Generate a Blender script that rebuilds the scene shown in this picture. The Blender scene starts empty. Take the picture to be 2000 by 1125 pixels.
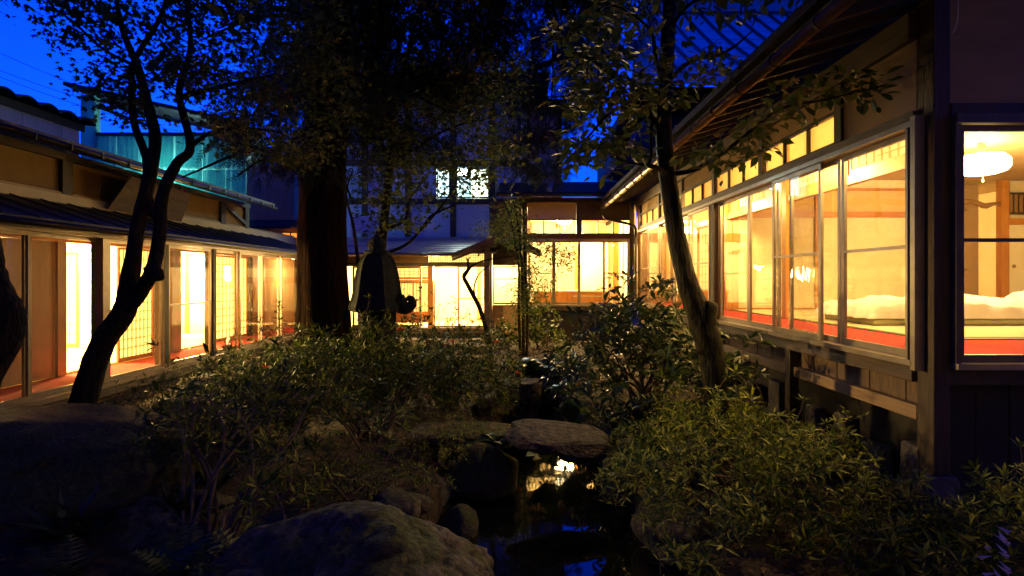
import bpy, math, random
import numpy as np
from mathutils import Vector, Matrix
R = math.radians
rng = np.random.RandomState(7)
random.seed(7)
sc = bpy.context.scene
col = sc.collection

# ------------------------------------------------------------------ camera
F, CX, CY, CZ = 1100.0, 1012.0, 545.0, 1.8          # focal length in photo pixels, principal point, eye height
cam_d = bpy.data.cameras.new('camera'); cam = bpy.data.objects.new('camera', cam_d); col.objects.link(cam)
cam.location = (0, 0, CZ); cam.rotation_euler = (R(90), 0, 0)
cam_d.sensor_width = 36; cam_d.lens = F / 2000 * 36
cam_d.shift_x = (1000 - CX) / 2000; cam_d.shift_y = -(562.5 - CY) / 2000
cam_d.clip_start = 0.05; cam_d.clip_end = 2000
sc.camera = cam

# ------------------------------------------------------------------ world: blue hour
world = bpy.data.worlds.new('World'); sc.world = world; world.use_nodes = True
wn, wl = world.node_tree.nodes, world.node_tree.links
wn.clear()
sky = wn.new('ShaderNodeTexSky'); sky.sky_type = 'NISHITA'; sky.sun_disc = False
sky.sun_elevation = R(4.0); sky.sun_rotation = R(-20); sky.ozone_density = 4.0; sky.air_density = 1.0; sky.dust_density = 0.3
wb = wn.new('ShaderNodeMix'); wb.data_type = 'RGBA'; wb.blend_type = 'MULTIPLY'; wb.inputs[0].default_value = 1.0
wb.inputs[7].default_value = (0.02, 0.32, 3.0, 1)     # tungsten white balance turns the dusk sky deep blue
bg = wn.new('ShaderNodeBackground'); bg.inputs[1].default_value = 0.15
wo = wn.new('ShaderNodeOutputWorld')
wl.new(sky.outputs[0], wb.inputs[6]); wl.new(wb.outputs[2], bg.inputs[0]); wl.new(bg.outputs[0], wo.inputs[0])

# ------------------------------------------------------------------ render
sc.view_settings.view_transform = 'Standard'; sc.view_settings.look = 'None'
sc.view_settings.exposure = 0.5; sc.view_settings.gamma = 1.0; sc.view_settings.use_curve_mapping = False
cy = sc.cycles
sc.render.engine = 'CYCLES'
cy.use_denoising = True
try: cy.denoiser = 'OPENIMAGEDENOISE'
except Exception: pass
try: cy.denoising_input_passes = 'RGB_ALBEDO_NORMAL'; cy.denoising_prefilter = 'ACCURATE'
except Exception: pass
cy.max_bounces = 7; cy.diffuse_bounces = 3; cy.glossy_bounces = 3; cy.transmission_bounces = 4; cy.transparent_max_bounces = 14
cy.sample_clamp_indirect = 4.0; cy.caustics_reflective = False; cy.caustics_refractive = False

def W(px, py, Y):
    return np.array([(px - CX) * Y / F, Y, CZ - (py - CY) * Y / F])
def PX(p):
    return CX + F * p[0] / p[1], CY - F * (p[2] - CZ) / p[1]

# ------------------------------------------------------------------ materials
MATS = {}
def mat(name, base=(.5, .5, .5), rough=.6, var=None, scale=8.0, stretch=None, bump=0.0, bscale=None, metallic=0.0, spec=.5, island=None, trans=0.0, emit=None, estr=0.0, detail=6.0, lo=.35, hi=.7):
    m = bpy.data.materials.new(name); m.use_nodes = True
    N, L = m.node_tree.nodes, m.node_tree.links
    b = N['Principled BSDF']
    b.inputs['Base Color'].default_value = (*base, 1); b.inputs['Roughness'].default_value = rough
    b.inputs['Metallic'].default_value = metallic; b.inputs['Specular IOR Level'].default_value = spec
    tc = N.new('ShaderNodeTexCoord'); vec = tc.outputs['Object']
    if stretch:
        mp = N.new('ShaderNodeMapping'); mp.inputs['Scale'].default_value = stretch
        L.new(vec, mp.inputs[0]); vec = mp.outputs[0]
    colour = None
    if var is not None:
        n = N.new('ShaderNodeTexNoise'); n.inputs['Scale'].default_value = scale; n.inputs['Detail'].default_value = detail
        n.inputs['Roughness'].default_value = .62
        L.new(vec, n.inputs['Vector'])
        rp = N.new('ShaderNodeValToRGB'); rp.color_ramp.elements[0].position = lo; rp.color_ramp.elements[1].position = hi
        rp.color_ramp.elements[0].color = (*base, 1); rp.color_ramp.elements[1].color = (*var, 1)
        L.new(n.outputs['Fac'], rp.inputs[0]); colour = rp.outputs[0]
    if island is not None:
        g = N.new('ShaderNodeNewGeometry'); oi = N.new('ShaderNodeObjectInfo')
        ad = N.new('ShaderNodeMath'); ad.operation = 'ADD'; fr = N.new('ShaderNodeMath'); fr.operation = 'FRACT'
        L.new(g.outputs['Random Per Island'], ad.inputs[0]); L.new(oi.outputs['Random'], ad.inputs[1]); L.new(ad.outputs[0], fr.inputs[0])
        rp = N.new('ShaderNodeValToRGB'); e = rp.color_ramp.elements
        e[0].color = (*base, 1); e[1].color = (*island, 1); e[0].position = .3
        L.new(fr.outputs[0], rp.inputs[0]); colour = rp.outputs[0]
    if colour is not None: L.new(colour, b.inputs['Base Color'])
    if bump:
        n2 = N.new('ShaderNodeTexNoise'); n2.inputs['Scale'].default_value = bscale or scale * 2; n2.inputs['Detail'].default_value = 8
        L.new(vec, n2.inputs['Vector'])
        bp = N.new('ShaderNodeBump'); bp.inputs['Strength'].default_value = bump; bp.inputs['Distance'].default_value = .03
        L.new(n2.outputs['Fac'], bp.inputs['Height']); L.new(bp.outputs[0], b.inputs['Normal'])
    if emit:
        b.inputs['Emission Color'].default_value = (*emit, 1); b.inputs['Emission Strength'].default_value = estr
    if trans:
        t = N.new('ShaderNodeBsdfTranslucent'); t.inputs[0].default_value = (*[min(1, c * 1.3) for c in base], 1)
        if colour is not None: L.new(colour, t.inputs[0])
        mx = N.new('ShaderNodeMixShader'); mx.inputs[0].default_value = trans
        L.new(b.outputs[0], mx.inputs[1]); L.new(t.outputs[0], mx.inputs[2]); L.new(mx.outputs[0], N['Material Output'].inputs[0])
    MATS[name] = m
    return m

mat('dark_wood', (.030, .018, .010), .55, (.070, .040, .020), 5, (1, 1, 1), .25, 30)
mat('dark_wood_v', (.032, .019, .011), .6, (.085, .048, .024), 4, (9, 9, .7), .3, 10)
mat('beam_wood', (.045, .026, .014), .55, (.11, .062, .03), 4, (9, .6, 9), .3, 10)
mat('pale_wood', (.22, .14, .075), .6, (.34, .22, .11), 4, (9, .7, 9), .2, 10)
mat('old_board', (.10, .06, .035), .75, (.20, .12, .06), 4, (8, 8, .8), .4, 10)
mat('orange_wood', (.44, .17, .03), .4, (.58, .25, .05), 3, (6, 6, .6), .05)
mat('orange_wood_h', (.44, .17, .03), .4, (.58, .25, .05), 3, (.6, 6, 6), .05)
mat('brown_door', (.24, .13, .055), .45, (.32, .18, .075), 2, (5, 5, .5), .05)
mat('plaster_cream', (.74, .63, .40), .9, (.80, .69, .46), 3, None, .08, 60)
mat('plaster_ochre', (.27, .16, .055), .95, (.38, .24, .085), 1.5, None, .25, 50)
mat('plaster_tan', (.50, .36, .19), .95, (.58, .43, .25), 2, None, .15, 60)
mat('plaster_brown', (.24, .165, .105), .7, (.32, .22, .14), 1.6, (1, 1, 5), .2, 20)
mat('plaster_amber', (.66, .42, .16), .85, (.72, .48, .20), 3)
mat('plaster_toko', (.42, .27, .14), .95, (.50, .33, .18), 3, None, .15, 60)
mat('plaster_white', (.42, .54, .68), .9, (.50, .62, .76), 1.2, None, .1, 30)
mat('plaster_room', (.82, .74, .55), .9, (.86, .79, .60), 2)
mat('ceiling_wood', (.42, .28, .14), .6, (.52, .35, .18), 3, (.6, 7, 7))
mat('aluminium', (.30, .25, .19), .38, (.40, .34, .26), 6, None, .03, metallic=.55)
mat('aluminium_dark', (.10, .08, .06), .4, (.15, .12, .09), 6, metallic=.4)
mat('red_carpet', (.36, .020, .012), .95, (.48, .035, .02), 40, None, .4, 300)
mat('tatami', (.62, .55, .30), .8, (.72, .64, .38), 10, (1, 12, 1), .15, 80)
mat('tatami_edge', (.10, .09, .04), .7)
mat('shoji_paper', (.86, .80, .66), .9, trans=.5)
mat('frosted', (.78, .70, .48), .5, (.84, .76, .54), 3, trans=.72)
mat('white_cotton', (.80, .78, .74), .9, (.84, .82, .78), 4, None, .3, 14)
mat('mattress', (.42, .42, .20), .9, (.48, .47, .25), 8)
mat('roof_metal', (.020, .017, .018), .6, (.045, .038, .040), 2, None, .2, 20, spec=.25)
mat('roof_copper', (.30, .34, .46), .40, (.42, .46, .60), 2.5, None, .15, 12)
mat('roof_ridge', (.22, .16, .22), .5, (.30, .22, .30), 3)
mat('roof_seam_dark', (.035, .025, .025), .5)
mat('black_wood', (.012, .008, .006), .7, (.022, .015, .010), 5)
mat('gutter_metal', (.13, .085, .045), .35, (.22, .145, .075), 3, (4, .8, 4), .15, 12, metallic=.25)
mat('pipe_metal', (.03, .022, .018), .4, (.05, .038, .03), 5, metallic=.3)
mat('turquoise_sheet', (.16, .46, .44), .5, (.22, .55, .52), .8, (4, 4, .5), trans=.5)
mat('blue_siding', (.34, .36, .40), .7, (.44, .46, .50), 1.5, (4, 4, .5))
mat('brown_siding', (.34, .21, .12), .8, (.44, .29, .17), 2, (5, 5, .5))
mat('bamboo', (.42, .31, .16), .55, (.52, .40, .20), 6, (5, 5, .6))
mat('ac_white', (.62, .64, .64), .5, (.70, .72, .72), 3)
mat('rock', (.085, .072, .055), .85, (.21, .18, .14), 3.5, None, .9, 14)
mat('water_bottle', (.7, .75, .78), .15, trans=.6)
mat('stone_pale', (.22, .19, .15), .9, (.32, .28, .22), 6, None, .7, 16)
mat('paper_art', (.78, .74, .62), .9, (.72, .66, .52), 3)
mat('ink', (.05, .045, .04), .9)
mat('wire', (.012, .012, .014), .6)
mat('bark_maple', (.009, .007, .005), .85, (.060, .044, .028), 5, (8, 8, 1.6), 1.2, 10, spec=.12)
mat('bark_cedar', (.005, .003, .002), .95, (.034, .017, .010), 3.2, (9, 9, .7), 1.6, 4, spec=.03)
mat('bark_smooth', (.006, .006, .003), .55, (.040, .034, .016), 4.5, (3, 3, .8), .8, 12, spec=.12, lo=.42, hi=.62)
mat('twig', (.10, .07, .042), .8, (.17, .12, .07), 8, None, .3)
mat('leaf_maple', (.060, .100, .016), .5, island=(.19, .215, .036), trans=.38, spec=.2)
mat('leaf_right', (.070, .120, .020), .45, island=(.18, .215, .040), trans=.34, spec=.22)
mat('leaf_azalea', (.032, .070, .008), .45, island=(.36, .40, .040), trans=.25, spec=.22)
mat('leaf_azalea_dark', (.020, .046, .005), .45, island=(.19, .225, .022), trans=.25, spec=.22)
mat('leaf_rhodo', (.024, .050, .012), .34, island=(.085, .115, .024), trans=.12, spec=.35)
mat('leaf_hosta', (.040, .085, .022), .35, island=(.075, .125, .035), trans=.25)
mat('leaf_light', (.110, .170, .035), .4, island=(.17, .23, .05), trans=.3)
mat('needle', (.020, .034, .010), .7, island=(.065, .078, .020), trans=.1, spec=.15)
mat('fern', (.020, .042, .014), .55, island=(.050, .080, .022), trans=.2)
mat('litter', (.085, .045, .020), .8, island=(.19, .105, .040))
mat('flower_red', (.72, .06, .015), .6, island=(.80, .12, .03), trans=.3)
mat('flower_lilac', (.46, .40, .68), .6, island=(.58, .52, .78), trans=.3)

def glass_mat():
    m = bpy.data.materials.new('window_glass'); m.use_nodes = True
    N, L = m.node_tree.nodes, m.node_tree.links; N.clear()
    o = N.new('ShaderNodeOutputMaterial'); t = N.new('ShaderNodeBsdfTransparent'); t.inputs[0].default_value = (.95, .95, .93, 1)
    g = N.new('ShaderNodeBsdfGlossy'); g.inputs['Roughness'].default_value = .015
    f = N.new('ShaderNodeFresnel'); ge = N.new('ShaderNodeNewGeometry'); io = N.new('ShaderNodeMix'); io.data_type = 'FLOAT'
    io.inputs[2].default_value = 1.5; io.inputs[3].default_value = 1 / 1.5; L.new(ge.outputs['Backfacing'], io.inputs[0]); L.new(io.outputs[0], f.inputs[0])   # thin pane: the same Fresnel from both faces
    n = N.new('ShaderNodeTexNoise'); n.inputs['Scale'].default_value = 1.3; tc = N.new('ShaderNodeTexCoord'); L.new(tc.outputs['Object'], n.inputs['Vector'])
    bp = N.new('ShaderNodeBump'); bp.inputs['Strength'].default_value = .06; bp.inputs['Distance'].default_value = .05
    L.new(n.outputs['Fac'], bp.inputs['Height']); L.new(bp.outputs[0], g.inputs['Normal'])
    mx = N.new('ShaderNodeMixShader'); L.new(f.outputs[0], mx.inputs[0]); L.new(t.outputs[0], mx.inputs[1]); L.new(g.outputs[0], mx.inputs[2])
    df = N.new('ShaderNodeBsdfDiffuse'); df.inputs[0].default_value = (.55, .50, .42, 1); n2 = N.new('ShaderNodeTexNoise'); n2.inputs['Scale'].default_value = 2.2; n2.inputs['Detail'].default_value = 8; n2.inputs['Distortion'].default_value = .8
    L.new(tc.outputs['Object'], n2.inputs['Vector']); mr = N.new('ShaderNodeMapRange'); mr.inputs[1].default_value = .42; mr.inputs[2].default_value = .75; mr.inputs[3].default_value = .012; mr.inputs[4].default_value = .07
    L.new(n2.outputs['Fac'], mr.inputs[0]); mx2 = N.new('ShaderNodeMixShader'); L.new(mr.outputs[0], mx2.inputs[0]); L.new(mx.outputs[0], mx2.inputs[1]); L.new(df.outputs[0], mx2.inputs[2])
    L.new(mx2.outputs[0], o.inputs[0]); MATS['window_glass'] = m
glass_mat()

def water_mat():
    m = bpy.data.materials.new('pond_water'); m.use_nodes = True
    N, L = m.node_tree.nodes, m.node_tree.links; b = N['Principled BSDF']
    b.inputs['Base Color'].default_value = (.006, .007, .005, 1); b.inputs['Roughness'].default_value = .03; b.inputs['IOR'].default_value = 1.45
    b.inputs['Specular IOR Level'].default_value = .8
    n = N.new('ShaderNodeTexNoise'); n.inputs['Scale'].default_value = 3; tc = N.new('ShaderNodeTexCoord'); L.new(tc.outputs['Object'], n.inputs['Vector'])
    bp = N.new('ShaderNodeBump'); bp.inputs['Strength'].default_value = .05; bp.inputs['Distance'].default_value = .03
    L.new(n.outputs['Fac'], bp.inputs['Height']); L.new(bp.outputs[0], b.inputs['Normal']); MATS['pond_water'] = m
water_mat()

def mossy(name, stone_a, stone_b, moss_a, moss_b, amount, sc1=3.0):
    """stone with moss growing in patches on upward faces"""
    m = bpy.data.materials.new(name); m.use_nodes = True
    N, L = m.node_tree.nodes, m.node_tree.links; b = N['Principled BSDF']; b.inputs['Roughness'].default_value = .88
    tc = N.new('ShaderNodeTexCoord'); g = N.new('ShaderNodeNewGeometry'); sx = N.new('ShaderNodeSeparateXYZ')
    L.new(g.outputs['Normal'], sx.inputs[0])
    def noise(s, d=8):
        n = N.new('ShaderNodeTexNoise'); n.inputs['Scale'].default_value = s; n.inputs['Detail'].default_value = d; n.inputs['Roughness'].default_value = .65
        L.new(tc.outputs['Object'], n.inputs['Vector']); return n.outputs['Fac']
    def ramp(f, a, c, p0, p1):
        r = N.new('ShaderNodeValToRGB'); r.color_ramp.elements[0].position = p0; r.color_ramp.elements[1].position = p1
        r.color_ramp.elements[0].color = (*a, 1); r.color_ramp.elements[1].color = (*c, 1); L.new(f, r.inputs[0]); return r.outputs[0]
    st = ramp(noise(sc1 * 4), stone_a, stone_b, .36, .68)
    ms = ramp(noise(sc1 * 9), moss_a, moss_b, .35, .7)
    a = N.new('ShaderNodeMath'); a.operation = 'MULTIPLY_ADD'; L.new(sx.outputs['Z'], a.inputs[0]); a.inputs[1].default_value = .35; a.inputs[2].default_value = amount
    a2 = N.new('ShaderNodeMath'); a2.operation = 'ADD'; L.new(a.outputs[0], a2.inputs[0]); L.new(noise(sc1 * .8, 5), a2.inputs[1])
    mk = ramp(a2.outputs[0], (0, 0, 0), (1, 1, 1), .80, .95)
    mx = N.new('ShaderNodeMix'); mx.data_type = 'RGBA'; L.new(mk, mx.inputs[0]); L.new(st, mx.inputs[6]); L.new(ms, mx.inputs[7])
    L.new(mx.outputs[2], b.inputs['Base Color'])
    bp = N.new('ShaderNodeBump'); bp.inputs['Strength'].default_value = 1.0; bp.inputs['Distance'].default_value = .045
    L.new(noise(sc1 * 6, 12), bp.inputs['Height']); L.new(bp.outputs[0], b.inputs['Normal'])
    MATS[name] = m
mossy('mossy_rock', (.010, .009, .005), (.20, .17, .10), (.012, .018, .003), (.12, .135, .020), .08)
mossy('bare_rock', (.012, .010, .007), (.125, .10, .064), (.020, .026, .006), (.085, .090, .02), -.07)
mossy('moss_mound', (.030, .024, .016), (.10, .08, .055), (.016, .024, .005), (.10, .112, .022), .25, 4)
mossy('lantern_stone', (.008, .008, .006), (.034, .032, .022), (.008, .015, .004), (.030, .046, .012), .30, 6)
mossy('soil', (.014, .009, .005), (.080, .046, .022), (.022, .028, .007), (.060, .058, .014), -.04, 3.0)

# ------------------------------------------------------------------ mesh builder
class MB:
    def __init__(s): s.v = []; s.f = []
    def add(s, v, f):
        o = len(s.v); s.v += [tuple(map(float, p)) for p in v]; s.f += [tuple(i + o for i in q) for q in f]
    def box(s, x0, x1, y0, y1, z0, z1):
        if x0 > x1: x0, x1 = x1, x0
        if y0 > y1: y0, y1 = y1, y0
        if z0 > z1: z0, z1 = z1, z0
        s.add([(x0, y0, z0), (x1, y0, z0), (x1, y1, z0), (x0, y1, z0), (x0, y0, z1), (x1, y0, z1), (x1, y1, z1), (x0, y1, z1)],
              [(3, 2, 1, 0), (4, 5, 6, 7), (0, 1, 5, 4), (1, 2, 6, 5), (2, 3, 7, 6), (3, 0, 4, 7)]); return s
    def beam(s, p0, p1, w, h, up=(0, 0, 1)):
        p0, p1 = np.array(p0, float), np.array(p1, float); d = p1 - p0; d /= np.linalg.norm(d)
        sd = np.cross(d, up); sd /= np.linalg.norm(sd); u = np.cross(sd, d)
        v = [p + sd * a * w / 2 + u * b * h / 2 for p in (p0, p1) for a, b in ((-1, -1), (1, -1), (1, 1), (-1, 1))]
        s.add(v, [(0, 1, 2, 3), (7, 6, 5, 4), (0, 4, 5, 1), (1, 5, 6, 2), (2, 6, 7, 3), (3, 7, 4, 0)]); return s
    def tube(s, pts, radii, n=8, cap=True, jit=0.0):
        pts = np.array(pts, float); k = len(pts)
        radii = np.full(k, radii, float) if np.isscalar(radii) else np.array(radii, float)
        T = np.gradient(pts, axis=0); T /= np.linalg.norm(T, axis=1)[:, None] + 1e-9
        u = np.cross(T[0], (0.3, 0.8, 0.1)); u /= np.linalg.norm(u)
        an = np.arange(n) * 2 * math.pi / n; o = len(s.v); out = []
        for i in range(k):
            u = u - T[i] * np.dot(u, T[i]); u /= np.linalg.norm(u) + 1e-9; w = np.cross(T[i], u)
            r = radii[i] * (1 + (jit * (rng.rand(n) - .5) * 2 if jit else 0))
            ring = pts[i] + (np.cos(an) * r)[:, None] * u + (np.sin(an) * r)[:, None] * w
            out += [tuple(q) for q in ring]
        s.v += out
        for i in range(k - 1):
            for j in range(n):
                a, b2 = o + i * n + j, o + i * n + (j + 1) % n
                s.f.append((a, b2, b2 + n, a + n))
        if cap:
            s.f.append(tuple(o + j for j in range(n))[::-1]); s.f.append(tuple(o + (k - 1) * n + j for j in range(n)))
        return s
    def loft(s, rings):
        o = len(s.v); n = len(rings[0])
        for r in rings: s.v += [tuple(map(float, p)) for p in r]
        for i in range(len(rings) - 1):
            for j in range(n):
                a, b = o + i * n + j, o + i * n + (j + 1) % n; s.f.append((a, b, b + n, a + n))
        s.f.append(tuple(o + j for j in range(n))[::-1]); s.f.append(tuple(o + (len(rings) - 1) * n + j for j in range(n))); return s

ORG = {}
def finish(me, name, material, parent=None, smooth=False, bevel=0.0, recentre=True):
    """link a mesh given in world coordinates as one object under its parent"""
    n = len(me.vertices); co = np.empty(n * 3, np.float32); me.vertices.foreach_get('co', co); co = co.reshape(-1, 3)
    c = (co.min(0) + co.max(0)) / 2 if recentre else np.zeros(3)
    if recentre and parent is None: c[2] = co[:, 2].min()
    me.vertices.foreach_set('co', (co - c).astype(np.float32).ravel())
    if material: me.materials.append(MATS[material])
    if smooth: me.polygons.foreach_set('use_smooth', np.ones(len(me.polygons), bool))
    o = bpy.data.objects.new(name, me); col.objects.link(o)
    ORG[o.name] = np.array(c, float)
    if parent is not None:
        o.parent = parent; o.location = Vector(c - ORG[parent.name])
    else: o.location = Vector(c)
    if bevel:
        b = o.modifiers.new('edge', 'BEVEL'); b.width = bevel; b.segments = 2; b.limit_method = 'ANGLE'
    me.update()
    return o
def build(mb, name, material, parent=None, **k):
    me = bpy.data.meshes.new(name); me.from_pydata(mb.v, [], mb.f)
    return finish(me, name, material, parent, **k)
def box(name, x0, x1, y0, y1, z0, z1, material, parent=None, **k):
    return build(MB().box(x0, x1, y0, y1, z0, z1), name, material, parent, **k)
def tag(o, label, cat, group=None):
    o['label'] = label; o['category'] = cat
    if group: o['group'] = group
    return o
def thing(name, label, cat, loc, group=None):
    o = bpy.data.objects.new(name, None); o.empty_display_size = .1; col.objects.link(o); o.location = Vector([float(c) for c in loc])
    ORG[o.name] = np.array(loc, float); return tag(o, label, cat, group)
def struct(o): o['kind'] = 'structure'; return o
def stuff(o): o['kind'] = 'stuff'; return o

def catmull(pts, per=6):
    P = np.array(pts, float); P = np.vstack([2 * P[0] - P[1], P, 2 * P[-1] - P[-2]]); out = []
    for i in range(1, len(P) - 2):
        for t in np.linspace(0, 1, per, endpoint=False):
            a, b, c, d = P[i - 1], P[i], P[i + 1], P[i + 2]
            out.append(.5 * ((2 * b) + (-a + c) * t + (2 * a - 5 * b + 4 * c - d) * t * t + (-a + 3 * b - 3 * c + d) * t ** 3))
    out.append(P[-2]); return np.array(out)

# ------------------------------------------------------------------ ground, pond
def sstep(a, b, x):
    t = np.clip((x - a) / (b - a), 0, 1); return t * t * (3 - 2 * t)
def ground_z(x, y):
    x = np.asarray(x, float); y = np.asarray(y, float)
    z = np.clip(.027 * (y - 5), -.03, .25)
    z = z + .24 * sstep(-2.2, -4.4, x) * sstep(2, 4, y)
    z = z + .035 * np.sin(1.7 * x + .6 * y) * np.cos(1.3 * y - .4 * x) + .02 * np.sin(4.1 * x + 1) * np.sin(3.7 * y) + .009 * np.sin(9 * x + 3 * y) * np.cos(8 * y)
    d = ((x - .15) / (.98 + .10 * np.sin(2.3 * y))) ** 2 + ((y - 4.3) / 3.1) ** 2
    s = ((x - .05 - .25 * np.sin(.9 * y)) / .34) ** 2 + ((y - 8.0) / 2.2) ** 2       # the stream behind the slab bridge
    z = z - .62 * sstep(1.12, .55, d) - .42 * sstep(1.15, .4, s) * (1 - sstep(1.12, .55, d))
    z = z * np.where((np.abs(x) < 30) & (y < 40) & (y > -10), 1, 0)
    return z
def grid_axis(lo, hi, step, far):
    a = np.arange(lo, hi + step / 2, step); ex = [hi + 1, hi + 3, hi + 8, hi + 20, hi + 60, far]; pre = [-far, lo - 60, lo - 20, lo - 8, lo - 3, lo - 1]
    return np.concatenate([pre, a, ex])
def ground():
    xs = grid_axis(-7, 7, .07, 600); ys = grid_axis(1.5, 16, .07, 600)
    X, Y = np.meshgrid(xs, ys); Z = ground_z(X, Y)
    Z += (rng.rand(*Z.shape) - .5) * .016
    v = np.stack([X, Y, Z], -1).reshape(-1, 3); nx, ny = len(xs), len(ys)
    i = np.arange(nx * ny).reshape(ny, nx); q = np.stack([i[:-1, :-1], i[:-1, 1:], i[1:, 1:], i[1:, :-1]], -1).reshape(-1, 4)
    me = quick_mesh('ground', v, q)
    struct(finish(me, 'ground', 'soil', smooth=True, recentre=False))
def quick_mesh(name, v, faces):
    me = bpy.data.meshes.new(name); v = np.ascontiguousarray(v, np.float32); faces = np.ascontiguousarray(faces, np.int32); k = faces.shape[1]
    me.vertices.add(len(v)); me.vertices.foreach_set('co', v.ravel())
    me.loops.add(faces.size); me.loops.foreach_set('vertex_index', faces.ravel())
    me.polygons.add(len(faces)); me.polygons.foreach_set('loop_start', np.arange(0, faces.size, k, dtype=np.int32))
    try: me.polygons.foreach_set('loop_total', np.full(len(faces), k, np.int32))
    except Exception: pass
    me.update(calc_edges=True); return me
ground()
mb = MB(); mb.add([(-1.6, .8, -.20), (1.9, .8, -.20), (1.9, 10.0, -.20), (-1.6, 10.0, -.20)], [(0, 1, 2, 3)])
struct(build(mb, 'pond_water', 'pond_water'))

# ------------------------------------------------------------------ shared house pieces
def lamp(name, label, loc, power, colour, group=None, rad=.22, radius=.25, shade=(1, .8, .45), es=14, drop=.42):
    x, y, z = loc
    t = thing(name, label, 'lamp', (x, y, z), group)
    m = 'shade_' + str(len(MATS)); mat(m, (.8, .75, .6), .5, emit=shade, estr=es)
    an = np.arange(20) * 2 * math.pi / 20
    hk = min(1, rad / .22)
    prof = [(.25, .13), (.8, .12), (1.0, .05), (1.0, -.05), (.9, -.10), (.6, -.135), (.25, -.15)]
    build(MB().loft([[(x + rad * r * math.cos(a), y + rad * r * math.sin(a), z + h * hk) for a in an] for r, h in prof]), 'lamp_shade', m, t, smooth=True)
    build(MB().tube([(x, y, z + .12), (x, y, z + .28)], .05, 12), 'ceiling_mount', 'pale_wood', t)
    build(MB().tube([(x + .02, y, z - .14), (x + .022, y, z - .22)], .004, 6).tube([(x + .022, y, z - .22), (x + .022, y, z - .25)], .014, 8), 'pull_cord', 'ac_white', t)
    ld = bpy.data.lights.new('lamp_light', 'POINT'); ld.energy = power; ld.color = colour; ld.shadow_soft_size = radius
    lo = bpy.data.objects.new('lamp_light', ld); col.objects.link(lo); lo.parent = t; lo.location = (0, 0, -drop)
    return t

def sash(parent, axis, c, a0, a1, z0, z1, rail=None, fw=.045, th=.03, material='aluminium', mid=None):
    """a glazed sash in a wall plane; axis 'y': the plane x=c running along y"""
    def bx(mb, u0, u1, w0, w1, t=th):
        if axis == 'y': mb.box(c - t / 2, c + t / 2, u0, u1, w0, w1)
        else: mb.box(u0, u1, c - t / 2, c + t / 2, w0, w1)
    m = MB(); bx(m, a0, a0 + fw, z0, z1); bx(m, a1 - fw, a1, z0, z1); bx(m, a0 + fw, a1 - fw, z0, z0 + fw * 1.3); bx(m, a0 + fw, a1 - fw, z1 - fw, z1)
    f = build(m, 'window_sash', material, parent)
    m = MB(); bx(m, a0 + fw * .8, a1 - fw * .8, z0 + fw, z1 - fw * .8, .004); build(m, 'glass_pane', 'window_glass', f)
    if rail: m = MB(); bx(m, a0 + fw, a1 - fw, rail - .014, rail + .014, th * .9); build(m, 'mid_rail', material, f)
    if mid:
        for q in mid: m = MB(); bx(m, q - .012, q + .012, z0 + fw, z1 - fw, th * .9); build(m, 'mullion', material, f)
    return f

def shoji(parent, axis, c, a0, a1, z0, z1, nx=5, nz=9, skirt=0.0, wood='orange_wood'):
    def bx(mb, u0, u1, w0, w1, t=.03, off=0.0):
        if axis == 'y': mb.box(c + off - t / 2, c + off + t / 2, u0, u1, w0, w1)
        else: mb.box(u0, u1, c + off - t / 2, c + off + t / 2, w0, w1)
    fw = .035; m = MB()
    bx(m, a0, a0 + fw, z0, z1); bx(m, a1 - fw, a1, z0, z1); bx(m, a0 + fw, a1 - fw, z0, z0 + .06); bx(m, a0 + fw, a1 - fw, z1 - fw, z1)
    f = build(m, 'shoji_screen', wood, parent)
    zb = z0 + .06 + skirt
    if skirt: m = MB(); bx(m, a0 + fw, a1 - fw, z0 + .06, zb, .014); build(m, 'skirt_board', wood, f)
    m = MB(); bx(m, a0 + fw, a1 - fw, zb, z1 - fw, .003); build(m, 'paper', 'shoji_paper', f)
    m = MB()
    for i in range(1, nx): u = a0 + fw + (a1 - a0 - 2 * fw) * i / nx; bx(m, u - .005, u + .005, zb, z1 - fw, .018, .0)
    for i in range(1, nz):
        w = zb + (z1 - fw - zb) * i / nz; bx(m, a0 + fw, a1 - fw, w - .005, w + .005, .0175, 0.0)
    build(m, 'lattice', wood, f); return f

def tatami(parent, x0, x1, y0, y1, z, nx, ny):
    for i in range(nx):
        for j in range(ny):
            a0, a1 = x0 + (x1 - x0) * i / nx, x0 + (x1 - x0) * (i + 1) / nx; b0, b1 = y0 + (y1 - y0) * j / ny, y0 + (y1 - y0) * (j + 1) / ny
            t = box('tatami_mat', a0 + .004, a1 - .004, b0 + .004, b1 - .004, z - .03, z, 'tatami', parent)
            m = MB(); m.box(a0 + .004, a1 - .004, b0 + .004, b0 + .034, z, z + .002); m.box(a0 + .004, a1 - .004, b1 - .034, b1 - .004, z, z + .002)
            build(m, 'cloth_edge', 'tatami_edge', t)

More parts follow.
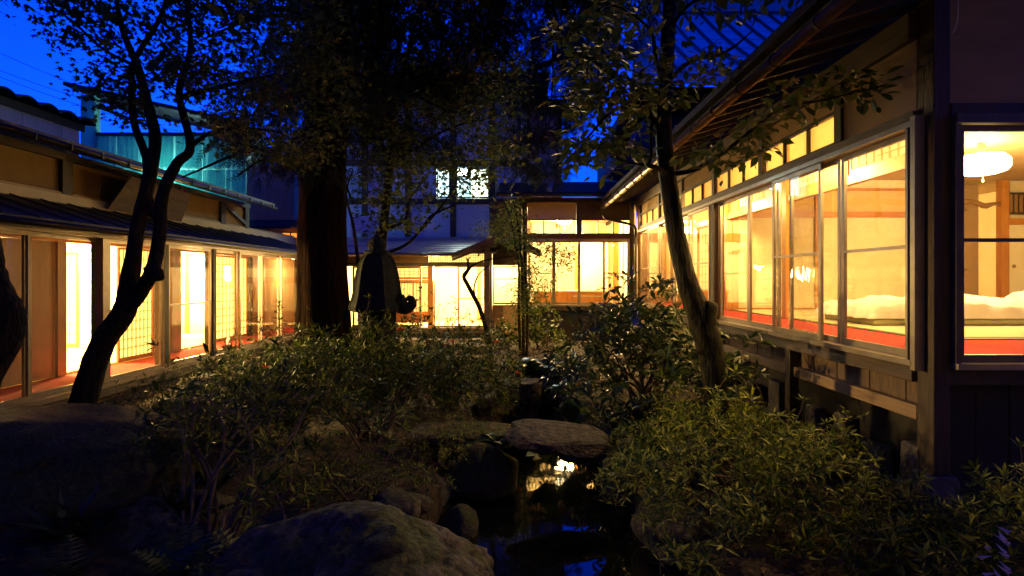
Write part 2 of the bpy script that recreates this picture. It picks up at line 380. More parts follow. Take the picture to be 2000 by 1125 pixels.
# ------------------------------------------------------------------ right wing
XR, YF = 3.10, 4.20
FR = 1.20
rw = thing('guest_wing', 'timber guest wing with raised floor and long row of lit sliding windows on the right', 'building', (XR, YF, 0))
HEADR, SILLR = 2.97, 1.17
def right_wing():
    p = rw
    # corner post and its stone
    box('corner_post', 3.10, 3.225, 4.20, 4.38, .33, 4.05, 'dark_wood_v', p, bevel=.008)
    z = [(.155, -.1), (.15, .06), (.125, .20), (.105, .33)]
    build(MB().loft([[(3.165 + sx * r, 4.28 + sy * r, h) for sx, sy in ((-1, -1), (1, -1), (1, 1), (-1, 1))] for r, h in z]), 'post_stone', 'rock', p, bevel=.02)
    # sill beams
    box('sill_beam', 3.06, 3.20, 4.382, 14.6, 1.00, 1.13, 'beam_wood', p, bevel=.006)
    box('sill_beam', 3.228, 10.6, 4.22, 4.36, 1.00, 1.13, 'dark_wood', p, bevel=.006)
    box('window_track', 3.015, 3.19, 4.33, 14.55, 1.132, 1.175, 'aluminium', p)
    box('window_track', 3.23, 10.6, 4.13, 4.33, 1.132, 1.175, 'aluminium', p)
    # underfloor boarding, rail and posts
    y = 4.40; k = 0
    while y < 14.4:
        w = .24 + .05 * math.sin(k * 2.1); k += 1
        box('underfloor_board', 3.19 + .006 * (k % 2), 3.215 + .006 * (k % 2), y, min(y + w - .008, 14.5), .70, .998, 'old_board', p); y += w
    box('underfloor_rail', 3.11, 3.18, 4.40, 14.5, .70, .81, 'pale_wood', p, bevel=.004)
    for yy in (6.36, 8.8, 11.3, 13.6): box('support_post', 3.07, 3.17, yy, yy + .12, .0, .998, 'dark_wood_v', p, bevel=.004)
    y = 4.5
    for k in range(24):
        w = .20 + .16 * rng.rand(); h = .26 + .30 * rng.rand()
        m = MB(); zz = -.05
        rings = []
        for t in (0, .5, 1): rings.append([(3.33 + a * (.07 - .012 * t), y + w / 2 + b * w / 2 * (1 - .08 * t), zz + (h - zz) * t) for a, b in ((-1, -1), (1, -1), (1, 1), (-1, 1))])
        build(m.loft(rings), 'foundation_stone', 'rock', p, bevel=.02); y += w + .12 + .55 * rng.rand()
        if y > 13.8: break
    box('underfloor_wall', 3.42, 3.46, 4.5, 14.5, -.1, 1.0, 'black_wood', p)
    for k in range(14): box('underfloor_board', 3.29 + k * .26, 3.54 + k * .26, 4.36 + .004 * (k % 2), 4.385 + .004 * (k % 2), .02, .998, 'black_wood', p)
    # head beams
    box('head_track', 3.02, 3.18, 4.33, 14.55, 2.975, 3.02, 'aluminium', p)
    box('head_beam', 3.07, 3.19, 4.382, 14.6, 3.022, 3.11, 'beam_wood', p)
    box('head_track', 3.23, 10.6, 4.14, 4.32, 2.95, 3.02, 'aluminium_dark', p)
    box('head_beam', 3.228, 10.6, 4.19, 4.34, 3.022, 3.11, 'dark_wood', p)
    box('front_plaster', 3.228, 10.6, 4.26, 4.32, 3.112, 4.0, 'plaster_brown', p)
    # jambs
    box('window_jamb', 3.03, 3.17, 4.384, 4.41, 1.176, 2.974, 'aluminium', p)
    box('window_jamb', 3.02, 3.098, 4.29, 4.34, 1.10, 3.05, 'aluminium', p)
    box('window_jamb', 3.228, 3.268, 4.15, 4.30, 1.176, 2.949, 'aluminium_dark', p)
    # side sashes
    o, i = 3.055, 3.125
    for (x, a, b, rail) in ((i, 4.42, 5.42, 2.06), (i - .0, 5.44, 6.46, None), (o, 5.66, 6.74, 2.06), (i, 6.72, 7.60, None), (i, 7.60, 8.70, None),
                            (o, 8.98, 10.10, 2.06), (i, 10.08, 11.24, None), (i, 11.26, 12.3, None), (o, 12.2, 13.2, 2.06), (i, 13.2, 14.3, 2.06)):
        sash(p, 'y', x, a, b, 1.178, 2.972, rail)
    box('window_post', 3.04, 3.20, 8.76, 8.90, 1.178, 2.973, 'dark_wood_v', p)
    box('window_post', 3.05, 3.20, 14.36, 14.5, 1.0, 3.7, 'pale_wood', p)
    # front sashes
    for k, (a, b) in enumerate(((3.27, 4.62), (4.60, 5.9), (5.88, 7.2), (7.18, 8.5), (8.5, 9.9))): sash(p, 'x', 4.20 + .06 * (k % 2), a, b, 1.178, 2.945, 2.09, material='aluminium_dark')
    # transoms: upper posts, frosted panes, plaster
    ys = [5.42 + 1.73 * k for k in range(6)]
    ys[-1] = 14.2
    box('plaster_panel', 3.10, 3.16, 4.384, 5.36, 3.112, 3.66, 'plaster_tan', p)
    for k in range(5):
        y0, y1 = ys[k] + .06, ys[k + 1] - .06
        m = MB(); m.box(3.08, 3.17, y0, y1, 3.112, 3.135); m.box(3.08, 3.17, y0, y1, 3.40, 3.44)
        for q in range(1, 3): yy = y0 + (y1 - y0) * q / 3; m.box(3.085, 3.165, yy - .014, yy + .014, 3.1355, 3.3995)
        fr = build(m, 'transom_frame', 'dark_wood', p)
        for q in range(3):
            a, b = y0 + (y1 - y0) * q / 3 + .016, y0 + (y1 - y0) * (q + 1) / 3 - .016
            box('transom_pane', 3.118, 3.124, a, b, 3.137, 3.398, 'frosted', fr)
        box('plaster_panel', 3.10, 3.16, y0, y1, 3.442, 3.66, 'plaster_tan', p)
    for yy in ys: box('upper_post', 3.07, 3.19, yy - .058, yy + .058, 3.112, 3.66, 'dark_wood_v', p)
    box('wall_plate', 3.04, 3.22, 4.384, 14.6, 3.662, 3.88, 'beam_wood', p, bevel=.006)
    box('wall_plate', 3.284, 10.6, 4.21, 4.37, 4.0, 4.2, 'dark_wood', p)
    # eaves: rafters, boards, gutter, roof
    y = 3.3; k = 0
    while y < 14.5:
        build(MB().beam((2.26, y, 3.70), (3.3, y, 4.01), .045, .07), 'rafter', 'dark_wood', p); y += .40; k += 1
    for k in range(6):
        x0 = 2.2 + k * .19; x1 = x0 + .186; f = lambda x: 3.742 + (x - 2.2) * .298
        m = MB(); m.add([(x0, 3.0, f(x0)), (x1, 3.0, f(x1)), (x1, 14.7, f(x1)), (x0, 14.7, f(x0)), (x0, 3.0, f(x0) + .02), (x1, 3.0, f(x1) + .02), (x1, 14.7, f(x1) + .02), (x0, 14.7, f(x0) + .02)],
                        [(3, 2, 1, 0), (4, 5, 6, 7), (0, 1, 5, 4), (1, 2, 6, 5), (2, 3, 7, 6), (3, 0, 4, 7)])
        build(m, 'soffit_board', 'black_wood', p)
    f = lambda x: 3.79 + (x - 2.15) * .30
    m = MB(); m.add([(2.13, 2.9, f(2.13)), (11.5, 2.9, f(11.5)), (11.5, 14.9, f(11.5)), (2.13, 14.9, f(2.13)), (2.13, 2.9, f(2.13) + .08), (11.5, 2.9, f(11.5) + .08), (11.5, 14.9, f(11.5) + .08), (2.13, 14.9, f(2.13) + .08)],
                    [(3, 2, 1, 0), (4, 5, 6, 7), (0, 1, 5, 4), (1, 2, 6, 5), (2, 3, 7, 6), (3, 0, 4, 7)])
    build(m, 'roof', 'roof_metal', p)
    g = MB(); g.tube([(2.19, 2.9, 3.668), (2.19, 14.95, 3.638)], .052, 12); gt = build(g, 'gutter', 'gutter_metal', p, smooth=True)
    y = 3.35
    while y < 14.6:
        build(MB().tube([(2.19 + .060 * math.cos(a), y, 3.667 - (y - 2.9) * .0025 + .060 * math.sin(a)) for a in np.linspace(.2, 2 * math.pi + .2, 12)], .007, 5), 'gutter_hanger', 'pipe_metal', gt); y += .72
    # downpipe at the far corner
    a = np.array([2.19, 14.45, 3.60]); pts = catmull([a, a + (0, 0, -.16), (2.32, 14.42, 3.33), (2.85, 14.38, 3.20), (2.98, 14.36, 3.10), (2.99, 14.36, 2.9), (2.99, 14.36, 1.0)], 5)
    build(MB().tube(pts, .036, 10), 'downpipe', 'pipe_metal', p, smooth=True)
    # interior floor, ceilings and walls
    box('veranda_floor', 3.205, 4.10, 4.40, 14.6, 1.10, 1.185, 'pale_wood', p)
    box('veranda_floor', 4.102, 10.58, 4.40, 5.60, 1.10, 1.185, 'pale_wood', p)
    box('floor_edge', 4.102, 4.17, 5.61, 14.6, 1.10, 1.205, 'dark_wood', p)
    box('floor_edge', 4.172, 10.58, 5.602, 5.68, 1.10, 1.205, 'dark_wood', p)
    tatami(p, 4.175, 9.8, 5.685, 10.95, 1.21, 6, 3)
    box('veranda_ceiling', 3.195, 4.04, 4.39, 14.6, 3.56, 3.60, 'ceiling_wood', p)
    box('veranda_ceiling', 4.042, 10.58, 4.39, 5.58, 3.56, 3.60, 'ceiling_wood', p)
    box('room_ceiling', 4.05, 10.6, 5.59, 11.0, 3.74, 3.78, 'ceiling_wood', p)
    # lintel and openwork transom between veranda and room
    box('inner_lintel', 4.05, 4.15, 5.59, 11.0, 2.96, 3.06, 'orange_wood', p)
    box('inner_wall', 4.07, 4.13, 5.59, 14.6, 3.40, 3.73, 'plaster_cream', p)
    y = 5.8
    for k in range(3): shoji(p, 'y', 4.10, 5.75 + 1.75 * k, 6.95 + 1.75 * k, 3.07, 3.39, 8, 3); box('inner_wall', 4.07, 4.13, 6.955 + 1.75 * k, 7.495 + 1.75 * k, 3.062, 3.398, 'brown_door', p)
    for yy in (5.55, 8.50, 10.93): box('inner_post', 4.04, 4.16, yy, yy + .13, 1.206, 3.73 if yy > 6 else 3.55, 'orange_wood', p)
    box('inner_lintel', 4.17, 10.58, 5.60, 5.68, 3.36, 3.44, 'orange_wood_h', p); box('inner_wall', 4.17, 10.58, 5.61, 5.67, 3.442, 3.73, 'plaster_cream', p)
    # far wall of the room
    box('room_wall', 4.17, 7.70, 11.0, 11.06, 1.1, 3.73, 'plaster_cream', p)
    box('upper_panel', 4.17, 7.70, 10.985, 10.999, 3.112, 3.518, 'plaster_amber', p); box('wall_rail', 4.17, 7.70, 10.965, 10.998, 3.0, 3.11, 'orange_wood_h', p)
    box('wall_rail', 4.17, 7.70, 10.97, 10.998, 3.52, 3.57, 'orange_wood_h', p)
    for x in (4.17, 5.78, 7.58): box('wall_post', x, x + .11, 10.94, 10.964, 1.21, 3.73, 'orange_wood', p)
    box('wall_rail', 4.3, 5.77, 10.955, 10.999, 1.212, 1.24, 'orange_wood_h', p)
    box('alcove_wall', 7.70, 9.40, 11.5, 11.56, 1.1, 3.73, 'plaster_toko', p)
    box('alcove_wall', 7.701, 7.75, 11.062, 11.499, 1.1, 3.73, 'plaster_toko', p)
    pts = [(7.75 + t * 1.66, 11.0, 3.36 - .10 * t + .035 * math.sin(t * 13) + .02 * math.sin(t * 29)) for t in np.linspace(0, 1, 26)]
    build(MB().tube(pts, [.045 + .012 * math.sin(q) for q in range(26)], 8), 'alcove_beam', 'brown_door', p, smooth=True)
    box('alcove_post', 9.40, 9.55, 10.95, 11.08, 1.21, 3.73, 'orange_wood', p)
    box('alcove_base', 7.76, 9.39, 10.98, 11.49, 1.15, 1.34, 'orange_wood', p)
    box('door_lintel', 9.552, 10.6, 10.97, 11.05, 2.86, 2.98, 'orange_wood_h', p)
    box('upper_panel', 9.60, 10.6, 11.0, 11.03, 3.10, 3.45, 'brown_door', p)
    m = MB(); m.box(9.6, 10.6, 10.975, 10.998, 3.06, 3.10); m.box(9.6, 10.6, 10.975, 10.998, 3.45, 3.49)
    for k in range(9): m.box(9.66 + k * .1, 9.675 + k * .1, 10.98, 10.998, 3.102, 3.448)
    build(m, 'upper_panel_frame', 'dark_wood', p)
    d = box('sliding_door', 9.556, 10.6, 11.0, 11.03, 1.21, 2.858, 'plaster_room', p)
    build(MB().tube([(9.68, 10.985, 2.05), (9.68, 11.0, 2.05)], .035, 12), 'door_pull', 'brown_door', d)
    box('room_wall', 9.556, 10.6, 11.06, 11.1, 2.99, 3.73, 'plaster_cream', p)
    box('outer_wall', 10.602, 10.7, 4.2, 15.0, 0, 3.75, 'plaster_cream', p)
    # second room along the veranda
    box('inner_lintel', 4.05, 4.15, 11.062, 14.6, 2.96, 3.06, 'orange_wood', p)
    for k in range(4): shoji(p, 'y', 4.09 + .035 * (k % 2), 11.1 + .86 * k, 11.98 + .86 * k, 1.21, 2.955, 4, 8, .3)
    box('room_floor', 4.175, 10.6, 11.07, 14.6, 1.10, 1.2, 'tatami', p)
    box('room_ceiling', 4.14, 10.6, 11.07, 14.6, 3.74, 3.78, 'ceiling_wood', p)
    box('end_wall', 3.205, 10.6, 14.602, 14.7, 1.0, 3.75, 'plaster_cream', p)
    box('corner_panel', 3.21, 4.04, 14.56, 14.60, 1.2, 3.0, 'brown_door', p)
right_wing()

# added unseen wing behind the camera: eave blocks blue sky, wall bounces warm light
nw = thing('sky_block_wing', 'added unseen eave and wall behind the viewer, blocking blue sky light', 'building', (-2, -1.2, 0))
slab_ = MB(); slab_.add([(-8, .85, 3.0), (12.0, .85, 3.0), (12.0, -4, 4.6), (-8, -4, 4.6), (-8, .85, 3.08), (12.0, .85, 3.08), (12.0, -4, 4.68), (-8, -4, 4.68)], [(3, 2, 1, 0), (4, 5, 6, 7), (0, 1, 5, 4), (1, 2, 6, 5), (2, 3, 7, 6), (3, 0, 4, 7)])
build(slab_, 'roof', 'roof_metal', nw)
box('wall', -9, 12.0, -1.3, -1.2, 0, 7.2, 'plaster_cream', nw); box('roof', -9.5, 12.5, -5, -.4, 7.21, 7.4, 'roof_metal', nw); box('veranda_floor', -8, 3.0, -1.19, -.25, .4, .5, 'dark_wood', nw)

# things in the right wing
tag(box('red_carpet', 3.215, 4.095, 4.42, 14.5, 1.186, 1.196, 'red_carpet'), 'long red carpet laid on the veranda behind the right windows', 'carpet')
tag(box('red_carpet', 4.10, 10.4, 4.45, 5.58, 1.186, 1.196, 'red_carpet'), 'red carpet seen through the front window right of the corner post', 'carpet')
lamp('ceiling_lamp', 'glowing round ceiling lamp behind the window at the right edge', (6.62, 8.05, 3.44), 270, (1, .65, .22), rad=.33, es=22)
for yy_, lab_ in ((5.0, 'small added fill lamp near the corner post, above the window head'), (7.4, 'small added fill lamp in the middle of the right veranda'), (10.4, 'small added fill lamp farther along the right veranda'), (13.2, 'small added fill lamp at the far end of the right veranda')):
    lamp('veranda_fill_lamp', lab_, (3.68, yy_, 3.43), 185, (1, .64, .20), 'added fill lamps along the right veranda', rad=.10, radius=.09, es=6, drop=.24)  # added lamps that brighten the transom panes, carpet and azalea below
lamp('ceiling_lamp', 'ceiling lamp hidden behind the paper screens of the right wing', (6.3, 12.8, 3.5), 300, (1, .64, .22))

def duvet(name, parent, x0, x1, y0, y1, z0, h, material, seed, wr=.02):
    r = np.random.RandomState(seed); n, k = 44, 34
    u = np.linspace(-1, 1, n); w = np.linspace(-1, 1, k); U, V = np.meshgrid(u, w)
    e = (1 - np.abs(U) ** 6) * (1 - np.abs(V) ** 6); e = np.clip(e, 0, 1) ** .33
    wav = np.zeros_like(U)
    for _ in range(14):
        a = r.rand() * 6.28; fq = 3 + 9 * r.rand(); wav += np.sin(fq * (U * math.cos(a) + V * math.sin(a)) + r.rand() * 6) / fq
    Z = z0 + h * e * (1 + 0.16 * wav) + wr * 1.6 * wav * e + .012 * np.sin(U * 31 + 5 * V + 3 * wav) * e
    edge = 1 + .04 * np.sin(U * 17 + seed) * np.sin(V * 13)
    X = (x0 + x1) / 2 + (x1 - x0) / 2 * U * edge; Y = (y0 + y1) / 2 + (y1 - y0) / 2 * V * edge
    v = np.stack([X, Y, Z], -1).reshape(-1, 3); i = np.arange(n * k).reshape(k, n)
    q = np.stack([i[:-1, :-1], i[:-1, 1:], i[1:, 1:], i[1:, :-1]], -1).reshape(-1, 4)
    return finish(quick_mesh(name, v, q), name, material, parent, smooth=True)
ft = thing('futon', 'white futon bedding laid on a green mattress on the tatami', 'futon', (5.4, 7.7, 1.213))
box('mattress', 4.50, 6.55, 7.12, 8.3, 1.214, 1.30, 'mattress', ft, bevel=.03)
duvet('duvet', ft, 4.42, 6.62, 7.10, 8.40, 1.30, .23, 'white_cotton', 3)
ft = thing('futon', 'second white futon with rumpled cover beside the first, at the right edge', 'futon', (7.7, 7.6, 1.213))
box('mattress', 6.75, 8.8, 6.9, 8.2, 1.214, 1.30, 'mattress', ft, bevel=.03)
duvet('duvet', ft, 6.66, 8.88, 6.85, 8.3, 1.30, .22, 'white_cotton', 9)
duvet('pillow', ft, 6.75, 7.5, 7.0, 7.9, 1.48, .14, 'white_cotton', 11)
sl = thing('hanging_scroll', 'pale hanging scroll with ink drawing in the alcove by the lamp', 'scroll', (8.85, 11.47, 2.0))
box('scroll_mount', 8.62, 9.10, 11.485, 11.492, 2.0, 3.2, 'paper_art', sl); box('scroll_picture', 8.68, 9.04, 11.478, 11.484, 2.2, 3.02, 'shoji_paper', sl)
for z in (1.99, 3.21): build(MB().tube([(8.57, 11.48, z), (9.15, 11.48, z)], .016, 8), 'scroll_rod', 'brown_door', sl)
m = MB()
for k in range(9): m.beam((8.78 + .05 * math.sin(k * 1.9), 11.475, 2.35 + k * .065), (8.88 + .07 * math.sin(k * 2.3 + 1), 11.475, 2.38 + k * .065), .004, .014)
build(m, 'ink_strokes', 'ink', sl)

# ------------------------------------------------------------------ left wing
XL = -5.10
lwg = thing('veranda_wing', 'low timber wing with lit sliding glass veranda along the left side', 'building', (XL, 9, 0))
def left_wing():
    p = lwg; fl = .55
    box('sill_beam', -5.20, -5.04, 3.6, 13.2, .36, .47, 'beam_wood', p, bevel=.006)
    box('window_track', -5.19, -5.02, 3.6, 13.15, .472, .53, 'aluminium', p)
    box('foundation_board', -5.18, -5.14, 3.6, 13.2, .0, .358, 'old_board', p)
    box('head_track', -5.18, -5.03, 3.6, 13.15, 2.30, 2.36, 'aluminium', p)
    box('head_beam', -5.19, -5.05, 3.6, 13.2, 2.362, 2.46, 'beam_wood', p)
    i, o = -5.135, -5.075
    for x, a, b, r in ((i, 3.65, 4.75, 1.42), (o, 4.70, 5.86, 1.42), (i, 5.84, 6.88, None), (o, 6.95, 8.02, None), (o, 8.14, 9.30, 1.42), (i, 9.44, 10.26, None), (o, 10.24, 11.17, None), (i, 11.15, 12.07, None), (o, 12.04, 13.04, None)):
        sash(p, 'y', x, a, b, .532, 2.298, r)
    for yy in (6.84, 8.04, 9.32, 13.06): box('window_post', -5.19, -5.04, yy, yy + .09, .532, 2.298, 'dark_wood_v' if yy > 7 else 'aluminium', p)
    # pent roof over the veranda
    a, b = (-4.84, 2.375), (-6.05, 2.78)
    m = MB(); y0, y1, t = 3.4, 13.6, .05
    m.add([(a[0], y0, a[1]), (b[0], y0, b[1]), (b[0], y1, b[1]), (a[0], y1, a[1]), (a[0], y0, a[1] + t), (b[0], y0, b[1] + t), (b[0], y1, b[1] + t), (a[0], y1, a[1] + t)],
          [(0, 1, 2, 3), (7, 6, 5, 4), (4, 5, 1, 0), (5, 6, 2, 1), (6, 7, 3, 2), (7, 4, 0, 3)])
    rf = build(m, 'pent_roof', 'roof_metal', p)
    y = 3.6
    while y < 13.5:
        build(MB().beam((a[0] + .01, y, a[1] + t + .004), (b[0] + .02, y, b[1] + t + .004), .02, .014), 'roof_seam', 'roof_metal', rf); y += .42
    box('fascia', -4.92, -4.87, 3.4, 13.6, 2.32, 2.38, 'dark_wood', p)
    build(MB().tube([(-4.80, 3.4, 2.365), (-4.80, 13.6, 2.35)], .035, 10), 'gutter', 'pipe_metal', p, smooth=True)
    y = 3.8
    while y < 13.5: build(MB().beam((-4.94, y, 2.365), (-5.8, y, 2.66), .035, .05), 'rafter', 'dark_wood', p); y += .45
    # upper wall
    posts = [4.95, 7.36, 9.86, 11.3, 12.3]
    ya = 3.5
    for k, yy in enumerate(posts):
        box('upper_post', -6.06, -5.95, yy, yy + .17, 2.80, 3.42, 'dark_wood_v', p)
        box('plaster_panel', -6.05, -6.0, ya, yy - .002, 2.862, 3.36, 'plaster_ochre', p); ya = yy + .172
    box('upper_beam', -6.07, -5.94, 3.5, 12.5, 3.362, 3.46, 'beam_wood', p)
    box('wall_base', -6.07, -5.97, 3.5, 12.5, 2.79, 2.86, 'black_wood', p)
    build(MB().beam((-5.97, 11.5, 3.30), (-5.97, 12.4, 2.98), .05, .07), 'brace', 'dark_wood', p)
    # upper roof, eaves, gutter
    a, b = (-5.40, 3.40), (-9.9, 4.64)
    m = MB(); y0, y1, t = 3.2, 12.5, .07
    m.add([(a[0], y0, a[1]), (b[0], y0, b[1]), (b[0], y1, b[1]), (a[0], y1, a[1]), (a[0], y0, a[1] + t), (b[0], y0, b[1] + t), (b[0], y1, b[1] + t), (a[0], y1, a[1] + t)],
          [(0, 1, 2, 3), (7, 6, 5, 4), (4, 5, 1, 0), (5, 6, 2, 1), (6, 7, 3, 2), (7, 4, 0, 3)])
    build(m, 'roof', 'dark_wood', p)
    gt = build(MB().tube([(-5.36, 3.2, 3.40), (-5.36, 12.5, 3.36)], .04, 10), 'gutter', 'pipe_metal', p, smooth=True)
    y = 3.6
    while y < 12.4:
        build(MB().beam((-5.41, y, 3.375), (-6.0, y, 3.53), .04, .055), 'rafter', 'dark_wood', p)
        build(MB().box(-5.41, -5.31, y + .1, y + .125, 3.335, 3.41), 'gutter_hanger', 'pipe_metal', gt); y += .5
    # inside
    box('veranda_floor', -5.9, -5.205, 3.6, 15.0, .44, .535, 'pale_wood', p)
    box('veranda_ceiling', -5.93, -5.2, 3.6, 15.0, 2.48, 2.51, 'ceiling_wood', p)
    box('inner_lintel', -5.98, -5.88, 3.6, 15.0, 2.28, 2.38, 'orange_wood', p)
    box('inner_wall', -5.96, -5.90, 3.6, 15.0, 2.382, 2.90, 'plaster_cream', p)
    for y0, y1 in ((3.6, 5.38), (5.40, 6.28), (6.30, 7.16)): box('sliding_door', -5.955 + .03 * (y0 > 6), -5.925 + .03 * (y0 > 6), y0, y1, .556, 2.278, 'brown_door', p)
    box('inner_post', -5.99, -5.86, 7.17, 7.31, .552, 2.278, 'brown_door', p)
    shoji(p, 'y', -5.95, 8.36, 9.26, .556, 2.276, 9, 12); shoji(p, 'y', -5.915, 9.1, 9.55, .556, 2.276, 4, 12)
    box('inner_post', -5.99, -5.86, 9.56, 9.80, .552, 2.278, 'brown_door', p)
    shoji(p, 'y', -5.95, 11.02, 11.92, .556, 2.276, 6, 11); shoji(p, 'y', -5.915, 11.85, 12.28, .556, 2.276, 3, 11)
    box('inner_post', -5.99, -5.86, 12.3, 12.44, .552, 2.278, 'dark_wood_v', p)
    d = box('wooden_door', -5.95, -5.91, 12.45, 12.98, .556, 2.276, 'orange_wood', p)
    build(MB().tube([(-5.905, 12.9, 1.40), (-5.885, 12.9, 1.40)], .03, 10).tube([(-5.905, 12.9, 1.56), (-5.89, 12.9, 1.56)], .022, 10), 'door_knob', 'ink', d)
    box('inner_post', -5.98, -5.87, 12.99, 13.08, .552, 2.278, 'orange_wood', p)
    box('inner_wall', -5.96, -5.90, 13.082, 15.0, .552, 2.278, 'plaster_tan', p)
    box('end_wall', -5.898, -5.0, 14.9, 15.0, .5, 2.9, 'plaster_tan', p)
    box('outer_wall', -5.15, -5.05, 13.21, 14.9, 0.0, 2.46, 'plaster_tan', p)
    # rooms
    tatami(p, -9.7, -5.995, 6.0, 10.25, .56, 4, 3); tatami(p, -9.7, -5.995, 10.3, 12.9, .56, 4, 2)
    box('room_ceiling', -9.8, -5.96, 5.9, 15.0, 2.90, 2.94, 'ceiling_wood', p)
    box('room_wall', -9.85, -9.8, 5.9, 15.0, .5, 2.9, 'plaster_room', p)
    box('room_wall', -9.8, -5.97, 5.85, 5.9, .5, 2.9, 'plaster_room', p)
    shoji(p, 'x', 10.27, -8.95, -8.02, .56, 2.28, 7, 9, .0)
    box('room_wall', -9.8, -8.96, 10.25, 10.29, .56, 2.9, 'plaster_room', p); box('room_wall', -8.955, -6.95, 10.25, 10.29, 2.3, 2.9, 'plaster_room', p)
    box('sliding_door', -7.98, -7.0, 10.26, 10.28, .56, 2.29, 'plaster_room', p); box('inner_post', -7.0, -6.9, 10.22, 10.32, .56, 2.9, 'orange_wood', p)
    box('room_wall', -9.8, -5.97, 12.92, 12.97, .56, 2.9, 'plaster_room', p)
    for x in (-7.62, -7.10): box('inner_post', x, x + .09, 12.88, 12.915, .56, 2.5, 'orange_wood', p)
    box('door_lintel', -7.53, -7.102, 12.885, 12.915, 2.3, 2.4, 'orange_wood_h', p)
    box('switch_plate', -6.95, -6.87, 12.905, 12.918, 1.55, 1.68, 'paper_art', p)
left_wing()
tag(box('red_carpet', -5.895, -5.215, 3.7, 14.8, .536, .548, 'red_carpet'), 'red carpet strip along the veranda floor of the left wing', 'carpet')
lamp('ceiling_lamp', 'ceiling lamp of the left tatami room, out of sight above the opening', (-7.9, 8.3, 2.66), 3000, (1, .65, .22), es=16)
lamp('ceiling_lamp', 'ceiling lamp of the farther left room behind the paper screens', (-7.2, 12.35, 2.66), 1400, (1, .65, .22), es=16)
lamp('ceiling_lamp', 'small lamp at the far end of the left veranda corridor', (-5.5, 13.9, 2.36), 40, (1, .60, .20), rad=.12, es=8)
wbm = thing('water_bottle', 'small clear water bottle standing on the left veranda floor', 'bottle', (-5.35, 10.4, .549))
an = np.arange(12) * 2 * math.pi / 12
build(MB().loft([[(-5.35 + r * math.cos(a), 10.4 + r * math.sin(a), .549 + h) for a in an] for r, h in ((.028, 0), (.032, .01), (.032, .13), (.026, .16), (.012, .19), (.012, .205))]), 'bottle_body', 'water_bottle', wbm, smooth=True)
build(MB().tube([(-5.35, 10.4, .752), (-5.35, 10.4, .775)], .015, 10), 'cap', 'ac_white', wbm)
# the plaque leaning on the pent roof
pq = thing('wooden_plaque', 'weathered wooden plaque tilted forward under the left eave, above the pent roof', 'plaque', (-5.7, 8.6, 2.9))
def quad_slab(c, name, material, parent, th):
    c = [np.array(q, float) for q in c]; n = np.cross(c[1] - c[0], c[3] - c[0]); n /= np.linalg.norm(n)
    return build(MB().add([*c, *[q + n * th for q in c]], [(3, 2, 1, 0), (4, 5, 6, 7), (0, 1, 5, 4), (1, 2, 6, 5), (2, 3, 7, 6), (3, 0, 4, 7)]) or None, name, material, parent)
def slab(c, name, material, parent, th):
    c = [np.array(q, float) for q in c]; n = np.cross(c[1] - c[0], c[3] - c[0]); n /= np.linalg.norm(n); m = MB()
    m.add([*c, *[q + n * th for q in c]], [(3, 2, 1, 0), (4, 5, 6, 7), (0, 1, 5, 4), (1, 2, 6, 5), (2, 3, 7, 6), (3, 0, 4, 7)]); return build(m, name, material, parent)
for k in range(3):
    t0, t1 = k / 3 + .004, (k + 1) / 3 - .004
    A, B = np.array([-5.86, 8.0, 2.80]), np.array([-5.62, 8.15, 3.30])
    C, D = np.array([-5.86, 9.75, 2.80]), np.array([-5.62, 9.65, 3.28])
    slab([A + (B - A) * t0, C + (D - C) * t0, C + (D - C) * t1, A + (B - A) * t1], 'plank', 'old_board', pq, .03)
build(MB().beam((-5.84, 8.35, 2.92), (-5.62, 8.42, 3.32), .05, .04), 'batten', 'dark_wood', pq); build(MB().beam((-5.84, 9.4, 2.92), (-5.62, 9.4, 3.32), .05, .04), 'batten', 'dark_wood', pq)

